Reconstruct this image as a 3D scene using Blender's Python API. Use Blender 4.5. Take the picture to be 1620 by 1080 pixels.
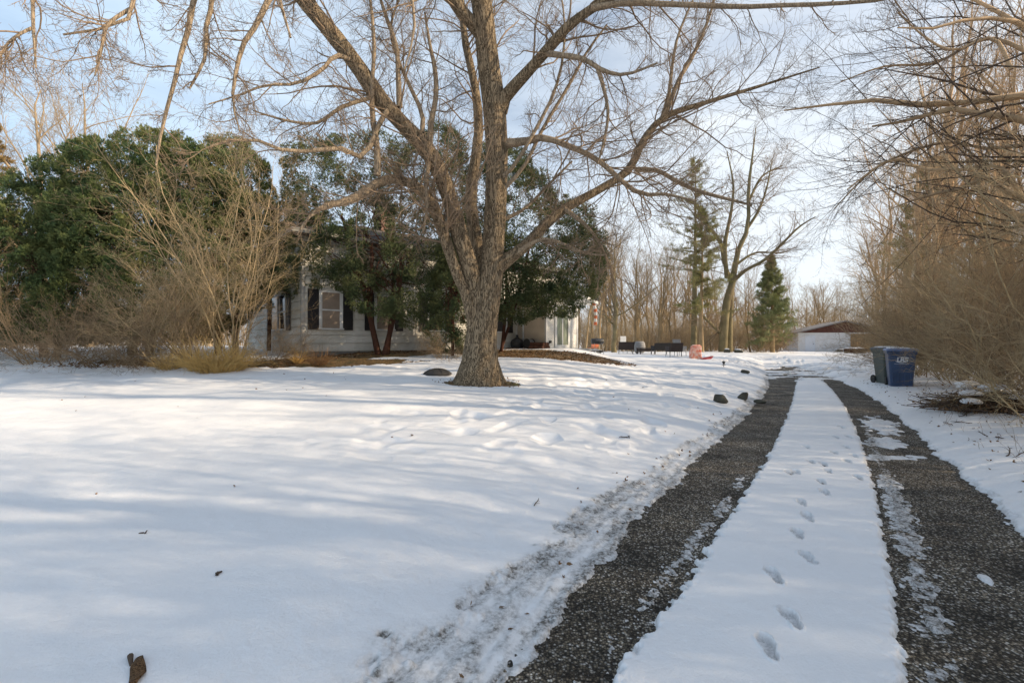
import bpy, math, random
import numpy as np
from mathutils import Vector, Matrix
for o in list(bpy.data.objects): bpy.data.objects.remove(o)
SC = bpy.context.scene
COL = SC.collection
PI = math.pi
# ---------------------------------------------------------------- camera
EYE = 1.5
cam = bpy.data.cameras.new('camera'); cam.lens = 16; cam.sensor_width = 36
cam.clip_start = 0.05; cam.clip_end = 2000
co = bpy.data.objects.new('camera', cam); COL.objects.link(co)
co.location = (0, 0, EYE); co.rotation_euler = (PI/2, 0, 0)
SC.camera = co
# ---------------------------------------------------------------- light
SUN_EL, SUN_AZ = math.radians(25), math.radians(98)      # azimuth clockwise from +Y (the view direction)
sd = Vector((math.sin(SUN_AZ)*math.cos(SUN_EL), math.cos(SUN_AZ)*math.cos(SUN_EL), math.sin(SUN_EL)))
sl = bpy.data.lights.new('sun', 'SUN'); sl.energy = 5.0; sl.angle = math.radians(0.6); sl.color = (1, .81, .58)
so = bpy.data.objects.new('sun', sl); COL.objects.link(so)
so.rotation_euler = (-sd).to_track_quat('-Z', 'Y').to_euler()
W = bpy.data.worlds.new('World'); SC.world = W; W.use_nodes = True
nt = W.node_tree; nt.nodes.clear(); N = nt.nodes.new; L = nt.links.new
out = N('ShaderNodeOutputWorld'); bg = N('ShaderNodeBackground'); bg.inputs['Strength'].default_value = .115
sky = N('ShaderNodeTexSky'); sky.sky_type = 'NISHITA'; sky.sun_disc = False
sky.sun_elevation = SUN_EL; sky.sun_rotation = SUN_AZ
sky.air_density = 1.0; sky.dust_density = .6; sky.ozone_density = 1.6
tc = N('ShaderNodeTexCoord'); sep = N('ShaderNodeSeparateXYZ'); L(tc.outputs['Generated'], sep.inputs[0])
mp = N('ShaderNodeMapping'); mp.inputs['Scale'].default_value = (1.3, 1.6, 6.5); mp.inputs['Rotation'].default_value = (0, .12, .3)
L(tc.outputs['Generated'], mp.inputs[0])
nz = N('ShaderNodeTexNoise'); nz.inputs['Scale'].default_value = 1.5; nz.inputs['Detail'].default_value = 7; nz.inputs['Roughness'].default_value = .55
nz.inputs['Distortion'].default_value = .6
L(mp.outputs[0], nz.inputs['Vector'])
# thin cloud veil: thick at the horizon, broken higher up
def wm(op, a, b, clamp=False):
    m = N('ShaderNodeMath'); m.operation = op; m.use_clamp = clamp
    for i, v in enumerate((a, b)):
        if hasattr(v, 'is_output'): L(v, m.inputs[i])
        else: m.inputs[i].default_value = v
    return m.outputs[0]
elev = wm('MULTIPLY', sep.outputs['Z'], -.75)
cov = wm('ADD', wm('MULTIPLY', wm('SUBTRACT', nz.outputs[0], .5), 1.5), wm('ADD', elev, 1.12), True)
cov = wm('MULTIPLY', cov, .93, True)
mx = N('ShaderNodeMix'); mx.data_type = 'RGBA'; L(cov, mx.inputs['Factor']); L(sky.outputs[0], mx.inputs['A'])
cm = N('ShaderNodeMix'); cm.data_type = 'RGBA'; cr_ = N('ShaderNodeMapRange'); L(sep.outputs['X'], cr_.inputs[0]); cr_.inputs[1].default_value = -.75; cr_.inputs[2].default_value = .35
L(cr_.outputs[0], cm.inputs['Factor']); cm.inputs['A'].default_value = (4.2, 5.5, 6.9, 1); cm.inputs['B'].default_value = (6.0, 6.4, 6.8, 1); L(cm.outputs['Result'], mx.inputs['B'])
L(mx.outputs['Result'], bg.inputs['Color']); L(bg.outputs[0], out.inputs[0])
SC.view_settings.view_transform = 'Standard'; SC.view_settings.look = 'None'
SC.view_settings.exposure = .53; SC.view_settings.gamma = 1
SC.cycles.max_bounces = 5; SC.cycles.diffuse_bounces = 3; SC.cycles.glossy_bounces = 2
SC.cycles.transparent_max_bounces = 4; SC.cycles.transmission_bounces = 3; SC.cycles.sample_clamp_indirect = 4
SC.cycles.use_denoising = True
# ---------------------------------------------------------------- helpers
def tag(o, label=None, cat=None, group=None, kind=None):
    if label: o['label'] = label
    if cat: o['category'] = cat
    if group: o['group'] = group
    if kind: o['kind'] = kind
    return o
def empty(name, loc, rz=0, **k):
    o = bpy.data.objects.new(name, None); COL.objects.link(o); o.location = loc; o.rotation_euler = (0, 0, rz)
    o.empty_display_size = .2
    return tag(o, **k)
def link(name, me, mat, parent=None):
    o = bpy.data.objects.new(name, me); COL.objects.link(o)
    if mat is not None and not me.materials: me.materials.append(mat)
    if parent: o.parent = parent
    return o
def copy_tree(o, parent=None):
    c = o.copy(); COL.objects.link(c); c.parent = parent
    for ch in list(o.children): copy_tree(ch, c)
    return c
def mesh_np(name, V, F, smooth=True, attrs=None):
    """V (n,3); F (m,k) same-size faces or list of such arrays"""
    Fs = F if isinstance(F, list) else [F]
    me = bpy.data.meshes.new(name)
    nl = sum(f.size for f in Fs); nf = sum(len(f) for f in Fs)
    me.vertices.add(len(V)); me.vertices.foreach_set('co', np.ascontiguousarray(V, dtype=np.float32).ravel())
    me.loops.add(nl); me.loops.foreach_set('vertex_index', np.concatenate([f.ravel() for f in Fs]).astype(np.int32))
    me.polygons.add(nf)
    tot = np.concatenate([np.full(len(f), f.shape[1]) for f in Fs])
    st = np.concatenate([[0], np.cumsum(tot)[:-1]])
    me.polygons.foreach_set('loop_start', st.astype(np.int32))
    me.polygons.foreach_set('use_smooth', np.full(nf, smooth))
    for k, a in (attrs or {}).items():
        at = me.attributes.new(k, 'FLOAT', 'POINT'); at.data.foreach_set('value', np.ascontiguousarray(a, dtype=np.float32))
    me.update(calc_edges=True)
    return me
def sm(a, b, x):
    t = np.clip((x-a)/(b-a), 0, 1); return t*t*(3-2*t)
# value noise
_rt = np.random.RandomState(5).rand(256, 256)
def vn(x, y):
    xi = np.floor(x).astype(int); yi = np.floor(y).astype(int); fx = x-xi; fy = y-yi
    fx = fx*fx*(3-2*fx); fy = fy*fy*(3-2*fy)
    a = _rt[xi & 255, yi & 255]; b = _rt[(xi+1) & 255, yi & 255]; c = _rt[xi & 255, (yi+1) & 255]; d = _rt[(xi+1) & 255, (yi+1) & 255]
    return (a*(1-fx)+b*fx)*(1-fy)+(c*(1-fx)+d*fx)*fy-.5
def fbm(x, y, sc, oct=4, seed=0):
    s = 0; a = 1; t = 0; x = x/sc+seed*17.3; y = y/sc+seed*7.7
    for i in range(oct): s = s+a*vn(x, y); t += a; a *= .5; x = x*2.03+11.1; y = y*2.03+5.3
    return s/t*2
class MB:
    """collects simple shapes in one mesh"""
    def __init__(s, M=None): s.v = []; s.f = []; s.M = M or Matrix()
    def add(s, vs, fs, M=None):
        b = len(s.v); T = s.M @ M if M else s.M
        s.v += [T @ Vector(v) for v in vs]; s.f += [[i+b for i in f] for f in fs]
    def box(s, a, b, M=None):
        (x0, y0, z0), (x1, y1, z1) = a, b
        s.add([(x0,y0,z0),(x1,y0,z0),(x1,y1,z0),(x0,y1,z0),(x0,y0,z1),(x1,y0,z1),(x1,y1,z1),(x0,y1,z1)],
              [(0,3,2,1),(4,5,6,7),(0,1,5,4),(1,2,6,5),(2,3,7,6),(3,0,4,7)], M)
    def loft(s, rings, M=None, cap=True, closed=True):
        n = len(rings[0]); vs = [p for r in rings for p in r]; fs = []
        for i in range(len(rings)-1):
            for j in range(n if closed else n-1):
                k = (j+1) % n; fs.append((i*n+j, i*n+k, (i+1)*n+k, (i+1)*n+j))
        if cap: fs.append(tuple(range(n-1, -1, -1))); fs.append(tuple((len(rings)-1)*n+j for j in range(n)))
        s.add(vs, fs, M)
    def lathe(s, prof, n=16, M=None, cap=True):
        s.loft([[(r*math.cos(2*PI*j/n), r*math.sin(2*PI*j/n), z) for j in range(n)] for r, z in prof], M, cap)
    def tube(s, pts, r, n=8):
        pts = [Vector(p) for p in pts]; rings = []
        rs = r if isinstance(r, (list, tuple)) else [r]*len(pts)
        for i, p in enumerate(pts):
            t = (pts[min(i+1, len(pts)-1)]-pts[max(i-1, 0)]).normalized()
            a = t.cross(Vector((0, 0, 1)) if abs(t.z) < .9 else Vector((1, 0, 0))).normalized(); b = t.cross(a)
            rings.append([p+(a*math.cos(2*PI*j/n)+b*math.sin(2*PI*j/n))*rs[i] for j in range(n)])
        s.loft(rings)
    def build(s, name, mat, parent=None, smooth=False, bevel=0):
        me = bpy.data.meshes.new(name); me.from_pydata([tuple(v) for v in s.v], [], s.f); me.update()
        if smooth: me.polygons.foreach_set('use_smooth', [True]*len(me.polygons))
        o = link(name, me, mat, parent)
        if bevel:
            m = o.modifiers.new('bevel', 'BEVEL'); m.width = bevel; m.segments = 2; m.limit_method = 'ANGLE'
        return o
# ---------------------------------------------------------------- materials
def mat(name, col, rough=.8, var=0, vscale=3, bump=0, bscale=20, col2=None, coords='Object', stretch=None, metal=0, spec=.5, attr=None, detail=4, translucent=0):
    m = bpy.data.materials.new(name); m.use_nodes = True; n = m.node_tree; b = n.nodes['Principled BSDF']
    b.inputs['Roughness'].default_value = rough; b.inputs['Metallic'].default_value = metal
    b.inputs['Specular IOR Level'].default_value = spec
    t = n.nodes.new('ShaderNodeTexCoord'); mp = n.nodes.new('ShaderNodeMapping'); n.links.new(t.outputs[coords], mp.inputs[0])
    if stretch: mp.inputs['Scale'].default_value = stretch
    c2 = col2 or tuple(c*(1-var) for c in col)
    src = None
    if attr:
        a = n.nodes.new('ShaderNodeAttribute'); a.attribute_name = attr; src = a.outputs['Fac']
    elif var or col2:
        z = n.nodes.new('ShaderNodeTexNoise'); z.inputs['Scale'].default_value = vscale; z.inputs['Detail'].default_value = detail
        n.links.new(mp.outputs[0], z.inputs['Vector'])
        r = n.nodes.new('ShaderNodeMapRange'); r.inputs[1].default_value = .32; r.inputs[2].default_value = .68
        n.links.new(z.outputs[0], r.inputs[0]); src = r.outputs[0]
    if src is not None:
        x = n.nodes.new('ShaderNodeMix'); x.data_type = 'RGBA'; n.links.new(src, x.inputs['Factor'])
        x.inputs['A'].default_value = (*c2, 1); x.inputs['B'].default_value = (*col, 1)
        n.links.new(x.outputs['Result'], b.inputs['Base Color'])
    else: b.inputs['Base Color'].default_value = (*col, 1)
    if bump:
        z = n.nodes.new('ShaderNodeTexNoise'); z.inputs['Scale'].default_value = bscale; z.inputs['Detail'].default_value = 5
        n.links.new(mp.outputs[0], z.inputs['Vector'])
        q = n.nodes.new('ShaderNodeBump'); q.inputs['Strength'].default_value = 1; q.inputs['Distance'].default_value = bump
        n.links.new(z.outputs[0], q.inputs['Height']); n.links.new(q.outputs[0], b.inputs['Normal'])
    return m
# ---------------------------------------------------------------- terrain shape
AX = [(0.8,-.9),(1.4,-.35),(2.0,.06),(3.0,.56),(4.15,1.27),(5.4,2.1),(6.74,3.05),(9.74,5.1),(13.2,7.4),(17.24,9.7),(20.35,11.4),(30,16.5)]
PB, PC, PD = (.00026,-.01162,.81697,-1.16625), (.0001,-.00933,.80151,.16927), (-.0002,-.00162,.7171,1.44867)
def pl(p, y):
    yc = np.clip(y, .5, 21); v = np.polyval(p, yc); d = np.polyval(np.polyder(p), yc); return v+d*(y-yc)
def xa(y): return np.where(y < .8, -.9+(y-.8)*.9, np.interp(y, *zip(*AX)))+np.where(y > 30, (y-30)*.53, 0)
def xb(y): return pl(PB, y)
def xc(y): return pl(PC, y)
def xd(y): return pl(PD, y)
def zdrive(x, y): return .13*sm(5, 30, y)
def base(x, y):
    """soft terrain under the snow"""
    x = np.asarray(x, float); y = np.asarray(y, float)
    zd = zdrive(x, y)
    zl = np.interp(y, [-40,0,2,4,7,10.5,14,17,20,30,60,200,2000], [-.3,-.02,.02,.10,.27,.5,.85,1.08,1.12,1.1,.8,.5,.5])
    zr = np.interp(y, [-40,0,4,7,10,17,25,32,45,60,200,2000], [-.3,0,.06,.16,.32,.52,.57,.57,.4,.2,.2,.2])
    xcen = np.interp(y, [8, 20], [1.5, 4.2]); hw = np.interp(y, [8, 20], [3.5, 1.8])
    w = sm(-1, 1, (x-xcen)/hw)
    lw = zl*(1-w)+zr*w
    q = xa(y)-x
    far = sm(24, 34, y)
    k = 1-np.exp(-np.maximum(q, 0)/1.0); k = k*(1-far)+far*sm(-14, 6, q)
    q2 = x-xd(y)
    rr = .13*(1-np.exp(-np.maximum(q2, 0)/.6))+.012*np.clip(q2, 0, 30)
    z = zd+(lw-zd)*k+np.where(q2 > 0, rr, 0)*(1-far)
    und = fbm(x, y, 3.5, 3, 1)*.05*sm(1.0, 4.0, q)+fbm(x, y, 3.0, 3, 2)*.04*sm(.3, 2, q2)
    return z+und
def gz(x, y): return float(base(x, y))+.07
def at(px, py, D=None):
    """ground point seen at that pixel of the photograph (or at distance D along that column)"""
    if D is not None: x = (px-810)/720*D; return Vector((x, D, gz(x, D)))
    for D in np.geomspace(1.2, 90, 900):
        x = (px-810)/720*D
        if (gz(x, D)-EYE)/D*720 >= 540-py: break
    return Vector((x, D, gz(x, D)))
def P3(px, py, D): return Vector(((px-810)/720*D, D, EYE+(540-py)/720*D))
# ---------------------------------------------------------------- snow ground
FEET = [(1215,1020,0),(1252,976,1),(1225,908,0),(1279,881,1),(1262,842,0),(1278,816,1),(1269,794,0),(1306,778,1),(1299,760,0),(1310,744,1),
        (1303,733,0),(1340,728,1),(1320,715,0),(1340,706,1),(1324,691,0),(1343,690,1),(1332,675,0),(1277,706,1),(1283,729,0),(1259,745,1),(1249,746,0),(1358,754,1),(1352,720,1)]
def feet_pts():
    r = []
    for i, (px, py, s) in enumerate(FEET):
        D = EYE
        D = 720*1.46/(py-540); r.append(((px-810)/720*D, D, s, 1 if i < 10 else .8, py))
    return r
def snow_fields(X, Y):
    B = base(X, Y)
    near = 1-sm(14, 26, Y)
    n1 = fbm(X, Y, .55, 4, 3); n2 = fbm(X, Y, .09, 3, 4); n3 = fbm(X, Y, 1.8, 3, 5); n4 = fbm(X, Y, .03, 3, 41)
    cs = .80
    # signed distances, positive = in snow (perpendicular metres)
    slw = np.interp(Y, [1, 2, 4.2, 7, 10, 20], [.55, .5, .32, .2, .15, .1])       # slush width left of the track
    dl = (xa(Y)-X)*cs+n1*.10+n2*.05+n4*.02
    dc1 = (X-xb(Y))*cs+n2*.045+n1*.02+n4*.02; dc2 = (xc(Y)-X)*cs+n2*.028+n1*.014+n4*.015; dcen = np.minimum(dc1, dc2)
    dcen = np.minimum(dcen, (22.0+n1*2-Y)*.6)
    dr = (X-xd(Y))*cs+n1*.14+n2*.05+n4*.02
    d = np.maximum(np.maximum(dl, dcen), dr)
    # beyond the strips: patchy packed snow over the drive, then full snow
    patch = (n3*.8+fbm(X, Y*2.2, .7, 4, 6)*1.3+sm(20, 36, Y)*.8-.02)
    beyond = sm(15, 19, Y)
    d = d*(1-beyond)+np.maximum(np.maximum(dl-3.2*sm(18,25,Y), dr-1.2), patch*.3)*beyond
    d = np.where(Y > 40, .3, d)
    cover = sm(-.03, .05, d)
    full = .028+.05*np.where(dl > dr, sm(.35, 1.4, dl), sm(0, .5, dr))
    full = np.where((dcen > -.05) & (np.maximum(dl, dr) < 0), .036, full)
    T = -.035+(full+.035)*cover
    # rut residue along both sides of the centre strip: thin crumbly snow beside it
    rl = np.exp(-(((X-xb(Y))*cs+.10)/.055)**2)*sm(2.0,-1.0,(Y-4.5))
    rr = np.exp(-(((X-xc(Y))*cs-np.interp(Y,[1,3,7],[.16,.15,.12]))/np.interp(Y,[1,4,7,8],[.085,.075,.06,.02]))**2)*(1-sm(6.8,8.2,Y))
    crumb = fbm(X, Y, .05, 3, 7)+.6*fbm(X, Y, .4, 2, 8)
    res = np.maximum(rl*.95, rr*1.25)
    resT = -.014+.0155*np.clip(res, 0, 1)+.016*crumb+.012*n1+.010*fbm(X, Y, .018, 2, 42)
    T = np.where((cover < .5) & (res > .12), np.maximum(T, resT), T)
    # ice patches in the right track
    for (px, py, ax, ay) in ((1392, 672, .32, .8), (1398, 700, .28, .35), (1420, 724, .45, .12), (1385, 724, .22, .13), (1560, 915, .05, .1), (1480, 990, .04, .06), (1450, 900, .04, .1)):
        D = 720*1.5/(py-540); cx = (px-810)/720*D
        e = ((X-cx)-.6*(Y-D))**2/ax**2+(Y-D)**2/ay**2
        f_ = 1-e+n2*1.2+n1*.6
        T = np.maximum(T, np.where(f_ > -.3, -.02+.035*sm(-.3, .5, f_), -1))
    # left slush: low, lumpy, dirty
    zone = sm(-.06, .03, dl)*(1-sm(.9, 1.15, dl/np.maximum(slw, .05)+n2*.25+n1*.3))*(1-sm(16, 20, Y))
    rutx = (xa(Y)-X)*cs
    rut = np.sin(rutx*2*PI/.12+n1*2.5)
    crumb2 = .6*fbm(X, Y, .05, 4, 9)+.8*fbm(rutx*1.0, (Y+X*.6)*.12, .035, 3, 19); crumb3 = .5*fbm(X, Y, .3, 3, 10)+.8*fbm(rutx, (Y+X*.6)*.12, .12, 3, 29)
    sl = .008+.006*crumb2+.008*crumb3+.004*rut+.010*n1
    rim = np.exp(-((dl/np.maximum(slw, .05)-1.02+n1*.3)/.18)**2)*(1-sm(8, 14, Y))
    T = T*(1-zone)+sl*zone+rim*.003*(1+crumb2*1.5)*(near)
    # crumbly edges elsewhere
    edge = np.exp(-(d/.07)**2)*near
    T = T+edge*n4*.010+edge*n2*.008
    # surface relief of the lawn and shoulder
    q = dl
    T = T+np.where(d > .05, 1, 0)*(fbm(X, Y, .9, 3, 11)*.022*sm(.1, 1, np.maximum(dl, dr))+fbm(X, Y, .16, 3, 12)*.0035+fbm(X, Y, .045, 2, 52)*.0012*near)
    # wind ripples and half-filled old tracks on the bank right of the tree
    bank = sm(.2, .8, dl)*(1-sm(2.6, 5, dl))*sm(4, 7, Y)*(1-sm(15, 19, Y))
    T = T+bank*np.minimum(0, fbm(X*1.1-Y*.5, Y*.8+X*.5, .42, 2, 13)+.02)*.12
    mid = sm(8, 12, Y)*(1-sm(26, 34, Y))*sm(1, 3, dl)
    T = T+mid*np.minimum(0, fbm(X, Y, .5, 2, 14)+.1)*.06
    # footprints
    foot = 0*X
    th = math.atan2(.62, 1)
    for i, (fx, fy, s, dep, py) in enumerate(feet_pts()):
        a = th*.35 if py > 860 else th*.7
        dx, dy = X-fx, Y-fy
        if abs(dx).min() > 1: continue
        v = dx*math.sin(a)+dy*math.cos(a); u = dx*math.cos(a)-dy*math.sin(a)
        m = (abs(u) < .2) & (abs(v) < .28)
        if not m.any(): continue
        um, vm = u[m]/.72, v[m]/.72
        um = um+.012*fbm(um+i, vm, .06, 2, 62); vm = vm*(1+.1*math.sin(i*2.3)); hwid = .047+.004*math.sin(i*1.7)+.010*np.sin((vm/.13)*1.5+.3)-.012*np.exp(-((vm+.035)/.035)**2)
        e = np.maximum(abs(um)/hwid, 0)**2.2+(abs(vm)/.14)**4
        f_ = 1-sm(.8, 1.2, e)
        rimf = np.exp(-((e-1.5)/.45)**2)*.007*(1+2.2*fbm(um+i*3.1, vm, .04, 2, 61))
        foot[m] = np.maximum(foot[m], f_)
        tread = .004*np.sin(vm*2*PI/.035)*f_*fbm(um+i, vm, .05, 2, 60)*3
        if py > 760: T[m] = T[m]*(1-f_)+(.005+tread*.5)*f_+rimf+f_*n2[m]*.006
        else: T[m] = T[m]*(1-f_)+(.004+n2[m]*.03)*f_
    dirt = np.clip(foot*.38*(dcen > 0)+np.clip(res, 0, 1)*.5*(cover < .5)+zone*(.45+.6*crumb3+.5*crumb2)+rim*.35*(1+crumb2), 0, 1)*near+np.clip(res, 0, 1)*.25*(cover < .5)
    dirt = dirt+np.where((T < .02) & (d < .1), .25, 0)
    # bare leafy ground by the house and under the shrubs
    def blob(cx, cy, rx, ry, rot=0):
        c_, s_ = math.cos(rot), math.sin(rot); dx, dy = X-cx, Y-cy
        return 1-np.sqrt(((dx*c_+dy*s_)/rx)**2+((-dx*s_+dy*c_)/ry)**2)
    bare = np.maximum.reduce([blob(1.1, 16.4, 3.3, 1.5, .06), blob(-.6, 17.6, 2.4, 1.5, .5), blob(-3.6, 16.2, 4.5, .75, .72), blob(-6.6, 13.5, 3.8, .9, .1), blob(-.72, 10.4, .85, .55), blob(-9.5, 13.6, 3.4, .8, -.1),
                               blob(-4.0, 16.9, 5, 1.2, .735), blob(12.0, 8.6, 1.3, .7, .5)])
    bare = sm(-.06, .12, bare+fbm(X, Y, .35, 4, 15)*.22+n2*.10)
    T = T-bare*.045*(1+n2*.6)
    return B+T, np.clip(dirt, 0, 1), bare, foot
def build_ground():
    ang = np.concatenate([np.linspace(-180, -62, 60, endpoint=False), np.linspace(-62, -50, 60, endpoint=False), np.linspace(-50, 50, 1080, endpoint=False), np.linspace(50, 62, 60, endpoint=False), np.linspace(62, 180, 60)])*PI/180
    R = np.concatenate([np.geomspace(.5, 1.5, 20, endpoint=False), np.geomspace(1.5, 30, 760, endpoint=False), np.geomspace(30, 900, 130)])
    A, RR = np.meshgrid(ang, R)
    X = RR*np.sin(A); Y = RR*np.cos(A)
    Z, dirt, bare, foot = snow_fields(X, Y)
    nr, na = X.shape
    V = np.stack([X, Y, Z], -1).reshape(-1, 3)
    i = np.arange(nr-1)[:, None]*na+np.arange(na-1)[None, :]
    F = np.stack([i, i+1, i+na+1, i+na], -1).reshape(-1, 4)[:, ::-1]
    c = len(V); V = np.vstack([V, [[0, 0, float(Z[0].mean())]]])
    j = np.arange(na-1); F3 = np.stack([np.full(na-1, c), j+1, j], -1)[:, ::-1]
    ap = lambda a: np.append(a.ravel(), 0)
    me = mesh_np('snow_ground', V, [F, F3], True, {'dirt': ap(dirt), 'bare': ap(bare)})
    m = bpy.data.materials.new('snow'); m.use_nodes = True; n = m.node_tree; b = n.nodes['Principled BSDF']
    b.inputs['Roughness'].default_value = .55; b.inputs['Specular IOR Level'].default_value = .3
    t = n.nodes.new('ShaderNodeTexCoord')
    def noise(sc, det=4, ro=.5):
        z = n.nodes.new('ShaderNodeTexNoise'); z.inputs['Scale'].default_value = sc; z.inputs['Detail'].default_value = det; z.inputs['Roughness'].default_value = ro
        n.links.new(t.outputs['Object'], z.inputs['Vector']); return z.outputs[0]
    def rng(s, a, b_, c_=0, d=1):
        r = n.nodes.new('ShaderNodeMapRange'); n.links.new(s, r.inputs[0])
        for k, v in enumerate((a, b_, c_, d)): r.inputs[k+1].default_value = v
        return r.outputs[0]
    def mixc(f, a, b_):
        x = n.nodes.new('ShaderNodeMix'); x.data_type = 'RGBA'; n.links.new(f, x.inputs['Factor'])
        for k, v in (('A', a), ('B', b_)):
            if isinstance(v, tuple): x.inputs[k].default_value = (*v, 1)
            else: n.links.new(v, x.inputs[k])
        return x.outputs['Result']
    def mul(a, b_, op='MULTIPLY'):
        x = n.nodes.new('ShaderNodeMath'); x.operation = op; x.use_clamp = True
        for k, v in enumerate((a, b_)):
            if hasattr(v, 'is_output'): n.links.new(v, x.inputs[k])
            else: x.inputs[k].default_value = v
        return x.outputs[0]
    snow = mixc(noise(1.2, 3), (.80, .80, .81), (.87, .87, .87))
    ad = n.nodes.new('ShaderNodeAttribute'); ad.attribute_name = 'dirt'; ab = n.nodes.new('ShaderNodeAttribute'); ab.attribute_name = 'bare'
    grit = rng(noise(45, 6, .7), .42, .62)
    dcol = mixc(grit, (.13, .12, .105), (.62, .61, .60))
    df = mul(ad.outputs['Fac'], rng(noise(14, 5, .65), .3, .62, .35, 1.5))
    c1 = mixc(df, snow, dcol)
    litter = mixc(rng(noise(28, 6, .7), .4, .6), (.06, .04, .022), (.30, .19, .08))
    litter = mixc(rng(noise(3, 5, .7), .55, .62), litter, (.10, .09, .035))
    c2 = mixc(rng(mul(ab.outputs['Fac'], rng(noise(22, 5, .7), .35, .65, -.25, .3), 'ADD'), .35, .55), c1, litter)
    n.links.new(c2, b.inputs['Base Color'])
    bp = n.nodes.new('ShaderNodeBump'); bp.inputs['Distance'].default_value = .006; bp.inputs['Strength'].default_value = .8
    n.links.new(noise(60, 5, .65), bp.inputs['Height']); n.links.new(bp.outputs[0], b.inputs['Normal'])
    o = link('snow_ground', me, m); tag(o, kind='structure')
def build_drive():
    ys = np.concatenate([np.linspace(-6, 12, 120), np.linspace(12.3, 44, 80)])
    ss = np.linspace(0, 1, 60)
    Y, S = np.meshgrid(ys, ss, indexing='ij')
    X0 = xa(Y)-1.6-sm(18, 24, Y)*3; X1 = xd(Y)+1.2+sm(18, 24, Y)*3
    X = X0+(X1-X0)*S
    Z = base(X, Y)*0+zdrive(X, Y)+fbm(X, Y, .8, 3, 20)*.006
    # follow the terrain outside the tracks, staying below the snow
    Z = np.minimum(Z, base(X, Y)+.0)
    nr, na = X.shape
    i = np.arange(nr-1)[:, None]*na+np.arange(na-1)[None, :]
    F = np.stack([i, i+1, i+na+1, i+na], -1).reshape(-1, 4)
    me = mesh_np('asphalt_driveway', np.stack([X, Y, Z], -1).reshape(-1, 3), F)
    m = bpy.data.materials.new('asphalt'); m.use_nodes = True; n = m.node_tree; b = n.nodes['Principled BSDF']
    t = n.nodes.new('ShaderNodeTexCoord')
    vo = n.nodes.new('ShaderNodeTexVoronoi'); vo.inputs['Scale'].default_value = 80; vo.inputs['Randomness'].default_value = 1
    v2 = n.nodes.new('ShaderNodeTexVoronoi'); v2.inputs['Scale'].default_value = 190
    nz = n.nodes.new('ShaderNodeTexNoise'); nz.inputs['Scale'].default_value = 1.9; nz.inputs['Detail'].default_value = 8; nz.inputs['Roughness'].default_value = .6
    for q in (vo, v2, nz): n.links.new(t.outputs['Object'], q.inputs['Vector'])
    sx = n.nodes.new('ShaderNodeSeparateColor'); n.links.new(vo.outputs['Color'], sx.inputs[0])
    cr = n.nodes.new('ShaderNodeValToRGB'); n.links.new(sx.outputs[0], cr.inputs[0])
    e = cr.color_ramp; e.elements[0].position = 0; e.elements[0].color = (.042, .034, .025, 1)
    for p, c_ in ((.35, (.095, .078, .058)), (.58, (.18, .15, .105)), (.76, (.32, .265, .19)), (.9, (.50, .46, .40))):
        k = e.elements.new(p); k.color = (*c_, 1)
    e.elements[-1].color = (.65, .62, .57, 1)
    dk = n.nodes.new('ShaderNodeMapRange'); n.links.new(vo.outputs['Distance'], dk.inputs[0]); dk.inputs[1].default_value = .25; dk.inputs[2].default_value = .62; dk.inputs[3].default_value = 1; dk.inputs[4].default_value = .25
    mm = n.nodes.new('ShaderNodeMix'); mm.data_type = 'RGBA'; mm.blend_type = 'MULTIPLY'; mm.inputs['Factor'].default_value = 1
    n.links.new(cr.outputs[0], mm.inputs['A']); n.links.new(dk.outputs[0], mm.inputs['B'])
    r2 = n.nodes.new('ShaderNodeMapRange'); n.links.new(nz.outputs[0], r2.inputs[0]); r2.inputs[1].default_value = .35; r2.inputs[2].default_value = .65; r2.inputs[3].default_value = .5; r2.inputs[4].default_value = 2.0
    m3 = n.nodes.new('ShaderNodeMix'); m3.data_type = 'RGBA'; m3.blend_type = 'MULTIPLY'; m3.inputs['Factor'].default_value = 1
    n.links.new(mm.outputs['Result'], m3.inputs['A']); n.links.new(r2.outputs[0], m3.inputs['B'])
    n.links.new(m3.outputs['Result'], b.inputs['Base Color'])
    b.inputs['Roughness'].default_value = .75; b.inputs['Specular IOR Level'].default_value = .3
    ad = n.nodes.new('ShaderNodeMath'); ad.operation = 'ADD'; n.links.new(vo.outputs['Distance'], ad.inputs[0]); n.links.new(v2.outputs['Distance'], ad.inputs[1])
    iv = n.nodes.new('ShaderNodeMath'); iv.operation = 'MULTIPLY'; iv.inputs[1].default_value = -1; n.links.new(ad.outputs[0], iv.inputs[0])
    bp = n.nodes.new('ShaderNodeBump'); bp.inputs['Distance'].default_value = .010; n.links.new(iv.outputs[0], bp.inputs['Height']); n.links.new(bp.outputs[0], b.inputs['Normal'])
    o = link('asphalt_driveway', me, m); tag(o, kind='structure')
build_ground(); build_drive()
# ---------------------------------------------------------------- growing plants
def unit(a): return a/np.maximum(np.linalg.norm(a, axis=-1, keepdims=True), 1e-9)
def resample(pts, K):
    """smooth a hand-laid polyline to K points; pts rows may carry a radius in column 3"""
    p = np.array(pts, float); n = len(p)
    if n > 2:
        t = np.arange(n); tt = np.linspace(0, n-1, n*8); q = np.zeros((len(tt), p.shape[1]))
        for i, u in enumerate(tt):
            k = min(int(u), n-2); f = u-k
            p0, p1, p2, p3 = p[max(k-1, 0)], p[k], p[k+1], p[min(k+2, n-1)]
            q[i] = .5*((2*p1)+(-p0+p2)*f+(2*p0-5*p1+4*p2-p3)*f*f+(-p0+3*p1-3*p2+p3)*f**3)
        p = q
    s = np.concatenate([[0], np.cumsum(np.linalg.norm(np.diff(p[:, :3], axis=0), axis=1))])
    u = np.linspace(0, s[-1], K)
    return np.stack([np.interp(u, s, p[:, c]) for c in range(p.shape[1])], -1)
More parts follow.
